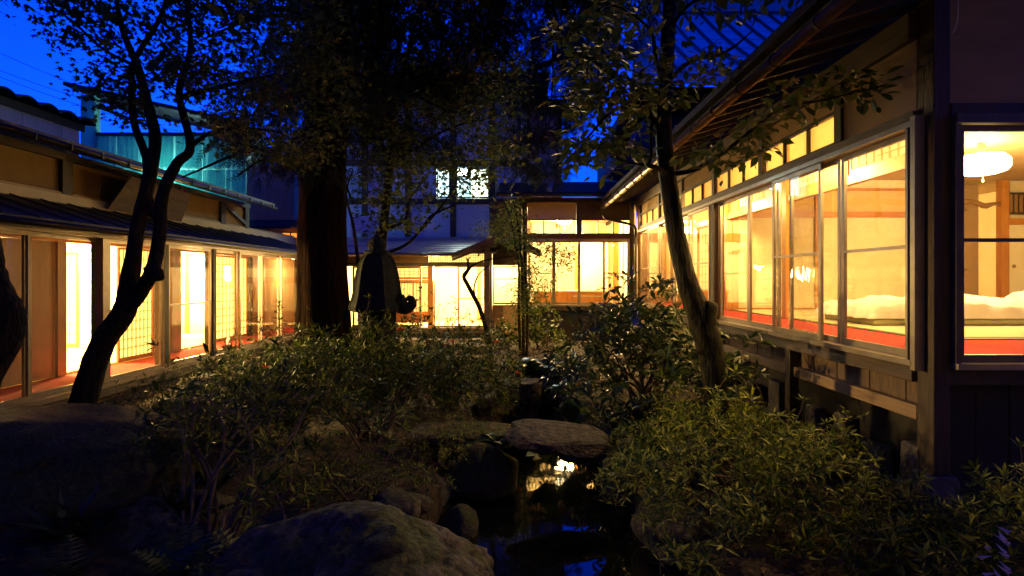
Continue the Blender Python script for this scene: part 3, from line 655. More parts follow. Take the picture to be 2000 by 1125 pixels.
# ------------------------------------------------------------------ back right wing (hall with counter)
bh = thing('hall_wing', 'brightly lit hall with high transom windows at the back right of the garden', 'building', (1.6, 14.7, 0))
def hall():
    p = bh; Y = 14.72
    box('corner_post', .10, .24, Y - .06, Y + .1, .1, 3.95, 'dark_wood_v', p)
    box('mid_post', 1.52, 1.66, Y - .05, Y + .06, 2.96, 3.9, 'dark_wood_v', p)
    box('end_post', 2.90, 3.02, Y - .05, Y + .06, 1.0, 3.9, 'dark_wood_v', p)
    box('sill_beam', .242, 2.898, Y - .06, Y + .08, .98, 1.09, 'beam_wood', p); box('window_track', .242, 2.898, Y - .08, Y + .08, 1.092, 1.13, 'aluminium', p)
    for k in range(9): box('wall_board', .245 + k * .296, .535 + k * .296, Y + .02, Y + .05, .1, .978, 'black_wood', p)
    for k, (a, b, r) in enumerate(((.26, .93, 1.95), (.93, 1.60, None), (1.58, 2.25, None), (2.23, 2.895, 1.95))): sash(p, 'x', Y - .03 + .05 * (k % 2), a, b, 1.132, 2.80, r)
    box('head_track', .242, 2.898, Y - .07, Y + .08, 2.802, 2.85, 'aluminium', p); box('head_beam', .242, 2.898, Y - .06, Y + .06, 2.852, 2.97, 'beam_wood', p)
    for a, b in ((.245, 1.515), (1.665, 2.895)):
        m = MB(); m.box(a, b, Y - .03, Y + .03, 2.972, 2.995); m.box(a, b, Y - .03, Y + .03, 3.33, 3.36)
        for q in (1, 2): x = a + (b - a) * q / 3; m.box(x - .014, x + .014, Y - .028, Y + .028, 2.996, 3.329)
        fr = build(m, 'transom_frame', 'dark_wood', p)
        for q in range(3): box('transom_pane', a + (b - a) * q / 3 + .015, a + (b - a) * (q + 1) / 3 - .015, Y - .003, Y + .003, 2.997, 3.328, 'window_glass', fr)
        box('plaster_panel', a, b, Y, Y + .04, 3.362, 3.80, 'plaster_tan' if a < 1 else 'dark_wood', p)
    box('wall_plate', .0, 3.1, Y - .07, Y + .08, 3.802, 3.92, 'dark_wood', p)
    # roof
    ze, zr, ye, yr = 3.93, 4.75, 14.15, 17.4
    for k in range(12):
        t0, t1 = k / 12, (k + 1) / 12 + .004
        slab([(-.55, ye + (yr - ye) * t0, ze + (zr - ze) * t0 + .012 * 1), (3.0, ye + (yr - ye) * t0, ze + (zr - ze) * t0 + .012), (3.0, ye + (yr - ye) * t1, ze + (zr - ze) * t1), (-.55, ye + (yr - ye) * t1, ze + (zr - ze) * t1)], 'roof_course', 'roof_metal', p, .05)
    build(MB().beam((.78, ye, ze + .09), (1.05, yr, zr + .09), .12, .10), 'hip_ridge', 'roof_copper', p)
    build(MB().tube([(-.55, ye - .05, ze - .02), (2.2, ye - .05, ze - .03)], .045, 10), 'gutter', 'pipe_metal', p)
    x = -.4
    while x < 2.9: build(MB().beam((x, ye + .03, ze - .03), (x, ye + .6, ze + .1), .045, .06), 'rafter', 'dark_wood', p); x += .36
    # interior
    box('floor', .1, 3.05, Y + .1, 19.0, .98, 1.12, 'pale_wood', p); box('ceiling', .1, 3.05, Y + .1, 19.0, 3.70, 3.74, 'plaster_room', p)
    box('back_wall', .1, 3.05, 19.0, 19.06, .9, 3.75, 'plaster_room', p); box('side_wall', .05, .098, Y + .1, 19.0, .9, 3.75, 'plaster_room', p); box('side_wall', 3.052, 3.1, Y + .1, 19.0, .9, 3.75, 'plaster_room', p)
    box('inner_post', 1.72, 1.86, 17.0, 17.14, 1.12, 3.7, 'orange_wood', p); box('inner_post', 2.72, 2.90, 16.2, 16.36, 1.12, 3.7, 'orange_wood', p)
    box('inner_wall', 1.86, 2.72, 17.05, 17.1, 1.12, 3.0, 'plaster_room', p)
hall()
ct = thing('counter', 'wooden reception counter seen through the back right windows', 'counter', (1.5, 15.6, 1.12))
for k in range(14): box('front_board', .45 + k * .15, .596 + k * .15, 15.6 + .003 * (k % 2), 15.63, 1.13, 1.44, 'orange_wood', ct)
box('counter_top', .4, 2.6, 15.52, 15.98, 1.442, 1.49, 'plaster_room', ct); box('back_board', .45, 2.55, 15.9, 15.94, 1.13, 1.44, 'orange_wood', ct)
build(MB().tube([(1.5, 15.5, 1.32), (2.5, 15.5, 1.32)], .016, 8).tube([(1.6, 15.5, 1.32), (1.6, 15.6, 1.32)], .01, 6).tube([(2.4, 15.5, 1.32), (2.4, 15.6, 1.32)], .01, 6), 'rail', 'aluminium', ct)
lamp('ceiling_lamp', 'bright ceiling lamp of the back right hall, behind its beam', (1.3, 16.0, 3.5), 950, (1, .66, .25), es=20)
# air conditioner on the roof
ac = thing('air_conditioner', 'white air conditioner unit on the roof by the upper wall', 'air conditioner', (.45, 16.2, 4.5))
c = W(1046, 338, 16.2)
box('casing', c[0] - .20, c[0] + .20, 16.05, 16.35, c[2] - .22, c[2] + .32, 'ac_white', ac, bevel=.02)
for k in range(6): box('louvre', c[0] - .14, c[0] + .14, 16.02, 16.048, c[2] - .12 + k * .065, c[2] - .09 + k * .065, 'aluminium_dark', ac)
for s in (-1, 1): box('stand_leg', c[0] + s * .17 - .015, c[0] + s * .17 + .015, 16.1, 16.3, c[2] - .42, c[2] - .221, 'ac_white', ac)
box('stand_bar', c[0] - .24, c[0] + .24, 16.08, 16.32, c[2] - .25, c[2] - .222, 'ac_white', ac)

ac = thing('air_conditioner', 'pale blue-lit air conditioner behind the lantern, above the entrance roof', 'air conditioner', (-4.5, 16.3, 3.0))
c = W(705, 442, 16.3)
box('casing', c[0] - .30, c[0] + .30, 16.15, 16.45, c[2] - .20, c[2] + .28, 'ac_white', ac, bevel=.02)
build(MB().tube([(c[0] - .06 + .17 * math.cos(a), 16.135, c[2] + .04 + .17 * math.sin(a)) for a in np.linspace(0, 2 * math.pi, 20)], .008, 5).beam((c[0] - .23, 16.135, c[2] + .04), (c[0] + .11, 16.135, c[2] + .04), .008, .008), 'fan_guard', 'aluminium_dark', ac)
for s_ in (-1, 1): box('stand_leg', c[0] + s_ * .24 - .015, c[0] + s_ * .24 + .015, 16.2, 16.4, c[2] - .36, c[2] - .201, 'ac_white', ac)

# ------------------------------------------------------------------ back middle entrance wing
en = thing('entrance_wing', 'low entrance wing with lattice transom and bright sliding doors at the back of the garden', 'building', (-2.5, 15.0, 0))
def entrance():
    p = en; Y = 15.0
    box('sill_beam', -4.9, -.86, Y - .08, Y + .06, .36, .47, 'beam_wood', p); box('window_track', -4.9, -.86, Y - .1, Y + .06, .472, .52, 'pale_wood', p)
    box('foundation_board', -4.9, -.86, Y - .02, Y + .02, .0, .358, 'black_wood', p)
    box('head_beam', -4.9, -.86, Y - .07, Y + .07, 2.14, 2.23, 'beam_wood', p)
    sash(p, 'x', Y - .02, -4.4, -3.36, .522, 2.138, None, material='pale_wood'); sash(p, 'x', Y + .03, -3.4, -2.58, .522, 2.138, None, material='pale_wood')
    shoji(p, 'x', Y + .5, -4.3, -3.42, .60, 1.72, 8, 1, .25); shoji(p, 'x', Y + .5, -3.40, -2.86, .60, 1.72, 6, 1, .25); shoji(p, 'x', Y + .46, -2.9, -2.45, .60, 1.72, 5, 1, .25)
    box('inner_lintel', -4.4, -2.4, Y + .45, Y + .53, 1.722, 1.78, 'orange_wood_h', p)
    shoji(p, 'x', Y + .5, -4.3, -2.45, 1.79, 2.13, 14, 3)
    box('window_post', -2.40, -2.26, Y - .05, Y + .08, .522, 2.138, 'orange_wood', p)
    sash(p, 'x', Y + .03, -2.25, -1.58, .522, 2.138, None, material='pale_wood', fw=.03); sash(p, 'x', Y - .03, -1.60, -.88, .522, 2.138, 1.29, material='pale_wood', fw=.03)
    # lattice transom
    m = MB(); m.box(-2.38, -.88, Y - .03, Y + .01, 2.232, 2.25); m.box(-2.38, -.88, Y - .03, Y + .01, 2.47, 2.49)
    for k in range(25): m.box(-2.375 + k * .062, -2.367 + k * .062, Y - .025, Y + .005, 2.2505, 2.4695)
    for z in (2.30, 2.36, 2.42): m.box(-2.38, -.88, Y - .024, Y + .004, z, z + .008)
    f = build(m, 'lattice_transom', 'dark_wood', p); box('paper', -2.38, -.88, Y + .012, Y + .016, 2.235, 2.488, 'shoji_paper', f)
    box('wall_panel', -4.9, -2.385, Y - .02, Y + .04, 2.232, 2.6, 'brown_door', p)
    # pent roof
    ze, zr, ye, yr = 2.42, 3.02, 14.1, 16.95
    for k in range(9):
        t0, t1 = k / 9, (k + 1) / 9 + .004
        slab([(-5.6, ye + (yr - ye) * t0, ze + (zr - ze) * t0 + .012), (-.55, ye + (yr - ye) * t0, ze + (zr - ze) * t0 + .012), (-.55, ye + (yr - ye) * t1, ze + (zr - ze) * t1), (-5.6, ye + (yr - ye) * t1, ze + (zr - ze) * t1)], 'roof_course', 'roof_ridge', p, .045)
    build(MB().tube([(-5.6, ye - .05, ze), (-1.6, ye - .05, ze - .01)], .04, 10), 'gutter', 'gutter_metal', p, smooth=True)
    x = -5.4
    while x < -.9: build(MB().beam((x, ye + .02, ze - .03), (x, ye + .85, ze + .14), .04, .055), 'rafter', 'dark_wood', p); x += .4
    # inside
    box('floor', -5.0, -.86, Y + .07, 18.6, .40, .52, 'tatami', p); box('ceiling', -5.0, -.86, Y + .07, 18.6, 2.6, 2.64, 'plaster_room', p)
    box('back_wall', -5.0, -.86, 18.6, 18.66, .4, 2.62, 'plaster_room', p); box('side_wall', -5.05, -5.0, Y + .07, 18.6, .4, 2.62, 'plaster_room', p); box('side_wall', -.858, -.80, Y + .08, 18.6, .4, 2.9, 'plaster_room', p)
    box('inner_post', -1.26, -1.15, 17.3, 17.4, .52, 2.6, 'orange_wood', p)
    # passage between the two wings
    box('passage_post', -.86, -.68, 14.55, 14.73, .1, 2.85, 'dark_wood_v', p); 
    box('passage_wall', -.675, .098, 14.80, 14.86, .1, 1.12, 'brown_door', p); box('passage_wall', -.675, .098, 14.80, 14.86, 2.16, 3.8, 'dark_wood', p)
    sash(p, 'x', 14.82, -.66, .09, 1.14, 2.14, 1.80, material='dark_wood', fw=.03)
    box('floor', -.795, .045, 14.9, 18.6, .9, 1.0, 'pale_wood', p); box('back_wall', -.795, .045, 16.6, 16.66, .9, 2.9, 'plaster_room', p); box('ceiling', -.795, .045, 14.9, 16.6, 2.9, 2.94, 'plaster_room', p)
    # small gabled porch roof
    rg = (-.36, 2.86); ea = (-1.62, 2.36); eb = (.55, 2.45)
    for e in (ea, eb):
        m = MB(); th = .07; q = [(e[0], 13.75, e[1]), (rg[0], 13.75, rg[1]), (rg[0], 15.2, rg[1]), (e[0], 15.2, e[1])]
        m.add([*q, *[(a, b, c + th) for a, b, c in q]], [(3, 2, 1, 0), (4, 5, 6, 7), (0, 1, 5, 4), (1, 2, 6, 5), (2, 3, 7, 6), (3, 0, 4, 7)]); pr = build(m, 'porch_roof', 'dark_wood', p)
        d = np.array([rg[0] - e[0], 0, rg[1] - e[1]]); s = np.array([e[0], 13.72, e[1] - .03])
        build(MB().beam(s, s + d, .03, .05), 'barge_board', 'beam_wood', pr); build(MB().beam(s + (0, .1, -.06), s + d + (0, .1, -.06), .05, .06), 'porch_rafter', 'beam_wood', pr)
    box('porch_post', -.84, -.70, 13.85, 13.99, .15, 2.62, 'dark_wood_v', p)
entrance()
lamp('ceiling_lamp', 'ceiling lamp lighting the back entrance wing, out of sight inside', (-2.0, 16.2, 2.40), 900, (1, .68, .28), es=20)
lamp('ceiling_lamp', 'small lamp inside the narrow passage between the back wings', (-.35, 15.7, 2.72), 190, (1, .66, .28), rad=.14, es=12)

# ------------------------------------------------------------------ two-storey house behind
th = thing('two_storey_house', 'tall white plastered house with dark timber frame behind the entrance', 'building', (-2, 17.0, 0))
def tall():
    p = th; Y = 17.0
    xs = [-5.6, -4.62, -3.32, -1.96, -.78, .35]
    zs = [2.7, 4.14, 5.30, 7.4]
    for i in range(len(xs) - 1):
        for j in range(len(zs) - 1):
            a, b = xs[i] + .09, xs[i + 1] - .09; z0, z1 = zs[j] + (.09 if j else 0), zs[j + 1] - .09
            if j == 1 and i in (2, 3):
                lo, hi = (a if i == 3 else -2.45), b
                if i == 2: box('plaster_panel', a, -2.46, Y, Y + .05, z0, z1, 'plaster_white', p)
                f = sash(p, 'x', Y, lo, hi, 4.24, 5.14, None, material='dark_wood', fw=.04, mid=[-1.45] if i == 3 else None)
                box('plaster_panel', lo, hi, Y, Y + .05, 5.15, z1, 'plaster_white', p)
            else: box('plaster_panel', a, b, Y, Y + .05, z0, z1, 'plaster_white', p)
    for x in xs: box('wall_post', x - .09, x + .09, Y - .05, Y + .07, 2.6, 7.4, 'dark_wood_v', p)
    for z in zs[1:]:
        for i in range(len(xs) - 1): box('wall_beam', xs[i] + .091, xs[i + 1] - .091, Y - .04, Y + .06, z - .089, z + .089, 'dark_wood', p)
    box('roof', -6.2, .9, 16.2, 20.5, 7.5, 7.75, 'roof_metal', p)
    box('room_floor', -2.6, -.7, Y + .08, 20, 4.05, 4.1, 'pale_wood', p); box('room_ceiling', -2.6, -.7, Y + .08, 20, 5.5, 5.54, 'plaster_room', p)
    for x in (-2.64, -.69): box('room_wall', x, x + .03, Y + .08, 20, 4.1, 5.5, 'plaster_white', p)
    box('room_wall', -2.6, -.7, 20, 20.05, 4.1, 5.5, 'plaster_white', p)
    n = 60; m = MB(); t = np.linspace(0, 1, n)
    v = [(-1.42 + .52 * q, Y + .12 + .02 * math.sin(q * 55), z) for z in (4.25, 5.13) for q in t]
    m.add(v, [(i, i + 1, n + i + 1, n + i) for i in range(n - 1)]); build(m, 'curtain', 'shoji_paper', p, smooth=True)
    # dark boarded wing on the right of it
    for k in range(9): box('wall_board', .36 + k * .1, .455 + k * .1, 16.75 + .004 * (k % 2), 16.8, 3.5, 6.95, 'brown_siding', p)
    box('wing_side', 1.26, 1.30, 16.76, 20, 3.5, 6.95, 'brown_siding', p)
    box('wing_roof', .2, 1.42, 16.45, 20, 6.96, 7.06, 'roof_metal', p); box('roof_rail', .22, 1.40, 16.5, 16.54, 7.13, 7.16, 'pipe_metal', p)
    for k in range(5): box('rail_post', .26 + k * .27, .28 + k * .27, 16.51, 16.53, 7.06, 7.13, 'pipe_metal', p)
tall()
lamp('fluorescent_lamp', 'cold white lamp shining in the upper window of the tall house', (-1.75, 17.7, 5.2), 500, (.78, 1, .92), rad=.20, shade=(.8, 1, .92), es=24)

# ------------------------------------------------------------------ main hall roof on the right, far behind
mh = thing('main_hall', 'large dark hall with curved blue copper roof above the right eaves', 'building', (7, 17, 0))
def main_hall():
    p = mh
    n = 16; prof = []
    for t in np.linspace(0, 1, n): prof.append((13.2 + (21 - 13.2) * t, 6.55 + 5.2 * (t ** 1.25), 2.75 + 2.25 * t ** .8))     # y, z, left edge x
    XE = 15.0; m = MB()
    v = [(lx, y, z) for y, z, lx in prof] + [(XE, y, z) for y, z, lx in prof] + [(lx, y, z - .18) for y, z, lx in prof] + [(XE, y, z - .18) for y, z, lx in prof]
    f = [(i, n + i, n + i + 1, i + 1) for i in range(n - 1)] + [(2 * n + i + 1, 3 * n + i + 1, 3 * n + i, 2 * n + i) for i in range(n - 1)]
    f += [(i, i + 1, 2 * n + i + 1, 2 * n + i) for i in range(n - 1)] + [(0, 2 * n, 3 * n, n)]
    m.add(v, f); rf = build(m, 'roof', 'roof_copper', p, smooth=False)
    def at(x, t):
        y = 13.2 + 7.8 * t; return np.array([x, y, 6.55 + 5.2 * t ** 1.25 + .02])
    for k in range(19):
        x = 3.0 + k * .62; t0 = 0.0 if x > 2.75 else .1
        tmax = 1 if x > 5 else max(.05, ((x - 2.75) / 2.25) ** 1.25)
        build(MB().tube([at(x, t) for t in np.linspace(0, tmax * .97, 14)], .06, 6), 'roof_seam', 'roof_seam_dark', rf)
    for t in np.arange(.09, .98, .11):
        lx = 2.75 + 2.25 * t ** .8; build(MB().beam(at(lx, t), at(XE, t), .02, .02), 'sheet_lap', 'roof_copper', rf)
    box('ridge', 4.9, XE, 20.6, 21.3, 11.6, 12.05, 'roof_ridge', p); box('ridge_cap', 4.8, XE, 20.5, 21.4, 12.052, 12.2, 'roof_ridge', p)
    # hip side falling to the left with a flared lower end
    L = [(lx, y, z) for y, z, lx in prof]
    low = []
    for i, (y, z, lx) in enumerate(prof):
        t = i / (n - 1); low.append([(lx, y, z - .02), (lx - .55 - .1 * t, y + .25, z - 1.5 + .4 * t), (lx - .62 - .25 * (1 - t), y + .35, 4.9 + 1.0 * t)])
    m = MB(); v = [q for r in low for q in r]
    m.add(v, [(3 * i + j, 3 * i + 3 + j, 3 * i + 4 + j, 3 * i + 1 + j) for i in range(n - 1) for j in range(2)]); build(m, 'side_roof', 'roof_seam_dark', p)
    c = catmull([W(1262, 235, 13.9), W(1240, 262, 13.8), W(1222, 300, 13.7), W(1180, 347, 13.6)], 8)
    m = MB(); k = len(c); v = [tuple(q) for q in c] + [(q[0] + .45, q[1] + .3, 4.2) for q in c] + [tuple(q + (0, 1.2, 0)) for q in c]
    m.add(v, [(i, i + 1, k + i + 1, k + i) for i in range(k - 1)] + [(2 * k + i, 2 * k + i + 1, i + 1, i) for i in range(k - 1)]); build(m, 'flared_eave', 'roof_seam_dark', p)
    build(MB().tube(c + (0, -.03, .02), .05, 6), 'barge_roll', 'roof_ridge', p)
    box('wall', 3.0, XE, 14.95, 15.05, 3.6, 6.9, 'black_wood', p); box('side_wall', 2.95, 3.0, 14.9, 21, 3.6, 6.6, 'black_wood', p)
    for k in range(20): build(MB().beam((3.0 + k * .45, 13.3, 6.38), (3.0 + k * .45, 15.0, 7.1), .07, .09), 'rafter', 'black_wood', p)
    for x in (4.15, 4.85, 5.55): box('bracket_end', x, x + .12, 14.9, 14.948, 5.75, 5.87, 'plaster_white', p)
main_hall()

# ------------------------------------------------------------------ neighbours on the left
nb = thing('turquoise_shed', 'turquoise corrugated shed with sloping roof behind the left wing', 'building', (-9.5, 15.0, 0))
def shed():
    p = nb; Y = 15.5; k = Y / F
    def X(px): return (px - CX) * k
    def Z(py): return CZ - (py - CY) * k
    # corrugated panels in two courses
    edges = [180, 228, 276, 340, 395, 440, 480]
    for r, (t, b) in enumerate(((266, 330), (331, 420))):
        for i in range(len(edges) - 1):
            a, c = X(edges[i]) + .01, X(edges[i + 1]) - .01; n = 24
            xs = np.linspace(a, c, n); m = MB()
            yy = [Y + .02 * r + .018 * math.sin((x - a) * 46) for x in xs]
            v = [(x, y, Z(t)) for x, y in zip(xs, yy)] + [(x, y, Z(b)) for x, y in zip(xs, yy)] + [(x, Y + .09, Z(t)) for x in xs] + [(x, Y + .09, Z(b)) for x in xs]
            m.add(v, [(j + 1, j, n + j, n + j + 1) for j in range(n - 1)] + [(2 * n + j, 2 * n + j + 1, 3 * n + j + 1, 3 * n + j) for j in range(n - 1)] + [(j, j + 1, 2 * n + j + 1, 2 * n + j) for j in range(n - 1)])
            build(m, 'sheet_panel', 'turquoise_sheet', p)
    box('corner_pier', X(163), X(189), Y - .1, Y + .15, Z(420), Z(188), 'turquoise_sheet', p)
    slab([(X(137), Y - .25, Z(172)), (X(470), Y - .25, Z(246)), (X(470), Y + 2, Z(246)), (X(137), Y + 2, Z(172))], 'roof', 'roof_metal', p, .10)
    for q in range(9):
        t = q / 8; x = X(140 + 320 * t); z = Z(173 + 73 * t); build(MB().beam((x, Y - .28, z + .06), (x, Y + 2, z + .06), .05, .05), 'roof_batten', 'roof_metal', p)
    build(MB().beam((X(190), Y - .02, Z(208)), (X(300), Y - .02, Z(250)), .05, .09), 'brace', 'dark_wood', p)
    box('beam', X(188), X(470), Y - .03, Y + .05, Z(265.5), Z(259), 'dark_wood', p)
    box('back_wall', X(189), X(480), Y + 1.2, Y + 1.25, Z(420), Z(236), 'blue_siding', p)
shed()
lamp('shed_lamp', 'greenish lamp behind the translucent turquoise sheets of the shed', (-9.6, 16.3, 5.0), 170, (.55, 1, .85), rad=.15, shade=(.6, 1, .9), es=4)
nb2 = thing('brown_shed', 'brown sided shed with bamboo lattice screen beside the cedar trunk', 'building', (-6.6, 15.2, 0))
def shed2():
    Y = 15.6; k = Y / F; X = lambda px: (px - CX) * k; Z = lambda py: CZ - (py - CY) * k
    for i in range(7): box('siding_board', X(482 + i * 16), X(497.6 + i * 16), Y + .01 * (i % 2), Y + .06, 0, Z(322), 'brown_siding', nb2)
    m = MB()
    for i in range(26): m.tube([(X(484 + i * 3.8), Y - .06, Z(440)), (X(484 + i * 3.8), Y - .06, Z(358))], .007, 5)
    for i in range(10): m.tube([(X(483), Y - .072, Z(360 + i * 8.5)), (X(580), Y - .072, Z(360 + i * 8.5))], .007, 5)
    build(m, 'bamboo_lattice', 'bamboo', nb2)
    box('corner_trim', X(577), X(584), Y - .1, Y - .02, Z(445), Z(330), 'turquoise_sheet', nb2)
    b = box('lit_window', X(556), X(583), Y - .14, Y - .12, Z(472), Z(456), 'orange_pane', nb2)
    m = MB(); m.box(X(554), X(585), Y - .17, Y - .142, Z(474.5), Z(472)); m.box(X(554), X(585), Y - .17, Y - .142, Z(456), Z(453.5)); m.box(X(571), X(573), Y - .165, Y - .1425, Z(471.9), Z(456.1)); build(m, 'window_frame', 'dark_wood', b)
    slab([(X(470), Y - .9, Z(452)), (X(590), Y - .9, Z(452)), (X(590), Y - .1, Z(434)), (X(470), Y - .1, Z(434))], 'lean_to_roof', 'roof_metal', nb2, .06)
mat('orange_pane', (.6, .25, .05), .5, emit=(1, .30, .03), estr=.9)
shed2()
nb3 = thing('corrugated_roof_house', 'bluish house with big wavy roof edge at the far left', 'building', (-9.6, 10.5, 0))
def waves():
    x0 = -9.2; n = 90; ys = np.linspace(8.2, 11.95, n); m = MB(); z = lambda y: 5.06 + .085 * np.abs(np.sin((y - 8.2) * math.pi / .47)) ** .8 * 1.2
    ro = lambda y, dx: z(y) + .10 * dx
    v = [(x0 + .25, y, ro(y, 0)) for y in ys] + [(x0 - 3, y, ro(y, 3)) for y in ys] + [(x0 + .25, y, ro(y, 0) - .035) for y in ys] + [(x0 - 3, y, ro(y, 3) - .035) for y in ys]
    m.add(v, [(i, i + 1, n + i + 1, n + i) for i in range(n - 1)] + [(2 * n + i + 1, 2 * n + i, 3 * n + i, 3 * n + i + 1) for i in range(n - 1)] + [(i + 1, i, 2 * n + i, 2 * n + i + 1) for i in range(n - 1)])
    build(m, 'wavy_roof', 'roof_metal', nb3)
    y = 8.2; k = 0
    while y < 11.8: box('siding_panel', x0 - .05, x0 + .004 * (k % 2), y, min(y + .44, 11.9), 0, 5.0, 'blue_siding', nb3); y += .452; k += 1
    box('eave_board', x0 + .01, x0 + .05, 8.2, 11.9, 4.9, 5.05, 'black_wood', nb3)
waves()
for k, (a, b, Y0, Y1, lab) in enumerate((((-40, 85), (420, 255), 22, 24, 'highest thin power line crossing the sky at upper left'), ((-40, 122), (380, 245), 22, 24, 'middle thin power line above the wavy roof'), ((-40, 134), (380, 262), 22, 24, 'lower thin power line just above the wavy roof'))):
    A, B = W(*a, Y0), W(*b, Y1); pts = [A + (B - A) * t + np.array([0, 0, -.25 * 4 * t * (1 - t)]) for t in np.linspace(0, 1, 12)]
    tag(build(MB().tube(pts, .010, 5), 'power_line', 'wire'), lab, 'cable', 'power lines')

# ------------------------------------------------------------------ stones
def rock(name, c, r, seed, material='bare_rock', label=None, group=None, rough=.22, flat=0.0, parent=None, sub=4, tilt=(0, 0), rz=0.0, power=2.0):
    import bmesh
    rs = np.random.RandomState(seed); bm = bmesh.new(); bmesh.ops.create_icosphere(bm, subdivisions=sub, radius=1)
    me = bpy.data.meshes.new(name); bm.to_mesh(me); bm.free()
    n = len(me.vertices); co = np.empty(n * 3, np.float32); me.vertices.foreach_get('co', co); co = co.reshape(-1, 3).astype(float)
    if power > 2: co /= (np.sum(np.abs(co) ** power, 1) ** (1 / power))[:, None]
    d = np.zeros(n)
    for k in range(22):
        w = rs.randn(3); w /= np.linalg.norm(w); fq = 1.2 * 1.22 ** k; d += np.sin(co @ w * fq + rs.rand() * 6.28) / fq ** .95 * .42
    for k in range(7):     # chipped facets
        w = rs.randn(3); w /= np.linalg.norm(w); h = .72 + .2 * rs.rand(); s = co @ w; co -= np.outer(np.clip(s - h, 0, None) * .75, w)
    co *= (1 + rough * d)[:, None]
    if sub >= 5:
        from mathutils import noise as mn
        fr = np.array([mn.fractal(Vector((p[0] * 3.1 + seed, p[1] * 3.1, p[2] * 3.1)), .9, 2.1, 7) for p in co]); rg = np.array([abs(mn.noise(Vector((p[0] * 5 + seed * 2, p[1] * 5, p[2] * 5)))) for p in co])
        co *= (1 + .045 * fr - .05 * np.exp(-(rg / .06) ** 2))[:, None]
    if flat: co[:, 2] = np.where(co[:, 2] > flat, flat + (co[:, 2] - flat) * .18, co[:, 2])
    co *= np.array(r)
    m = Matrix.Rotation(rz, 3, 'Z') @ Matrix.Rotation(tilt[0], 3, 'X') @ Matrix.Rotation(tilt[1], 3, 'Y')
    co = co @ np.array(m).T + np.array(c)
    me.vertices.foreach_set('co', co.astype(np.float32).ravel())
    o = finish(me, name, material, parent, smooth=True)
    if label: tag(o, label, 'rock', group)
    return o
rock('boulder', (-.95, 3.25, -.12), (1.02, .80, .56), 5, 'mossy_rock', 'large mossy boulder at the bottom centre beside the pond', rough=.2, sub=6)
rock('boulder', (-.72, 3.02, .33), (.13, .10, .13), 8, 'moss_mound', 'small moss covered knob of stone on top of the front boulder', rough=.25)
rock('boulder', (-4.25, 4.55, .18), (1.55, 1.15, .62), 12, 'moss_mound', 'broad mossy mound of rock at the left edge under the windows', rough=.14, sub=5)
rock('boulder', (-2.7, 4.2, -.10), (.7, .5, .32), 14, 'mossy_rock', 'dark low rock among the azalea stems at lower left', rough=.2, sub=5)
rock('boulder', (-1.25, 5.05, -.26), (.60, .5, .28), 15, 'mossy_rock', 'dark rock below the left azalea, behind the front boulder', rough=.22, sub=5)
rock('slab_bridge', (.40, 5.28, .33), (.47, .36, .10), 21, 'bare_rock', 'flat stone slab bridging the pond, in front of the square stone', rough=.16, flat=.35, sub=6, tilt=(.10, .10), rz=-.22, power=2.6)
rock('stone_slab', (-.56, 5.85, .20), (.56, .30, .14), 23, 'mossy_rock', 'long mossy stone slab lying left of the bridge stone', rough=.14, flat=.3, sub=5, power=3)
rock('square_stone', (.03, 7.75, .14), (.33, .28, .31), 31, 'bare_rock', 'upright square cut stone behind the slab bridge', rough=.05, flat=.8, sub=5, power=6)
rock('boulder', (.42, 8.9, .12), (.75, .5, .40), 33, 'mossy_rock', 'rounded boulder under the hosta clump behind the square stone', rough=.15, sub=5)
rock('stepping_stone', (-1.5, 13.0, .28), (.48, .34, .13), 41, 'bare_rock', 'wide pale stepping stone below the entrance doors', rough=.12, flat=.3, power=2.6)
rock('stepping_stone', (-.85, 12.5, .26), (.34, .28, .15), 43, 'bare_rock', 'smaller stepping stone right of the wide one by the entrance', rough=.12, flat=.4)
rock('stepping_stone', (-.9, 11.2, .2), (.38, .30, .12), 44, 'bare_rock', 'pale stepping stone in the middle of the garden path', rough=.12, flat=.3)
rock('stepping_stone', (-.7, 10.0, .16), (.42, .30, .11), 45, 'bare_rock', 'flat stepping stone nearest the thin bare sapling', rough=.12, flat=.3)
rock('boulder', (-.36, 5.45, -.14), (.32, .34, .34), 51, 'moss_mound', 'mossy rock at the water under the left slab', rough=.2, sub=5)
rock('boulder', (-.46, 4.5, -.2), (.17, .2, .2), 52, 'moss_mound', 'small green moss rock at the pond edge beside the front boulder', rough=.2)
rock('boulder', (1.02, 5.35, -.10), (.26, .36, .34), 53, 'mossy_rock', 'dark rock at the right bank under the slab bridge', rough=.2, sub=5)
rock('boulder', (1.20, 4.4, -.22), (.30, .5, .24), 54, 'mossy_rock', 'dark rock at the right bank below the azalea', rough=.2, sub=5)
for k, (x, y, r) in enumerate(((-3.9, 7.0, .45), (-3.2, 7.9, .35), (-3.6, 6.0, .38), (-2.9, 8.9, .32))):
    rock('garden_rock', (x, y, float(ground_z(x, y)) + r * .2), (r, r * .8, r * .62), 60 + k, 'bare_rock' if k < 2 else 'mossy_rock', ('pale rock right of the maple trunk by the left veranda', 'rock in front of the left paper screens', 'rock among azalea twigs right of the mossy mound', 'rock near the cedar foot before the left veranda')[k], rough=.22)
for k in range(26):
    a = k * 2.4; y = 4.3 + 3.4 * math.sin(a * .37 + k) * .95; x = .15 + (1.05 + .12 * math.sin(k)) * (1 if k % 2 else -1) * math.sqrt(max(.05, 1 - ((y - 4.3) / 3.6) ** 2)); r = .09 + .10 * rng.rand()
    rock('edge_stone', (x, y, float(ground_z(x, y)) + .02), (r * 1.2, r, r * .75), 100 + k, 'mossy_rock', 'small dark stone set along the pond edge', 'stones along the pond edge', sub=3)
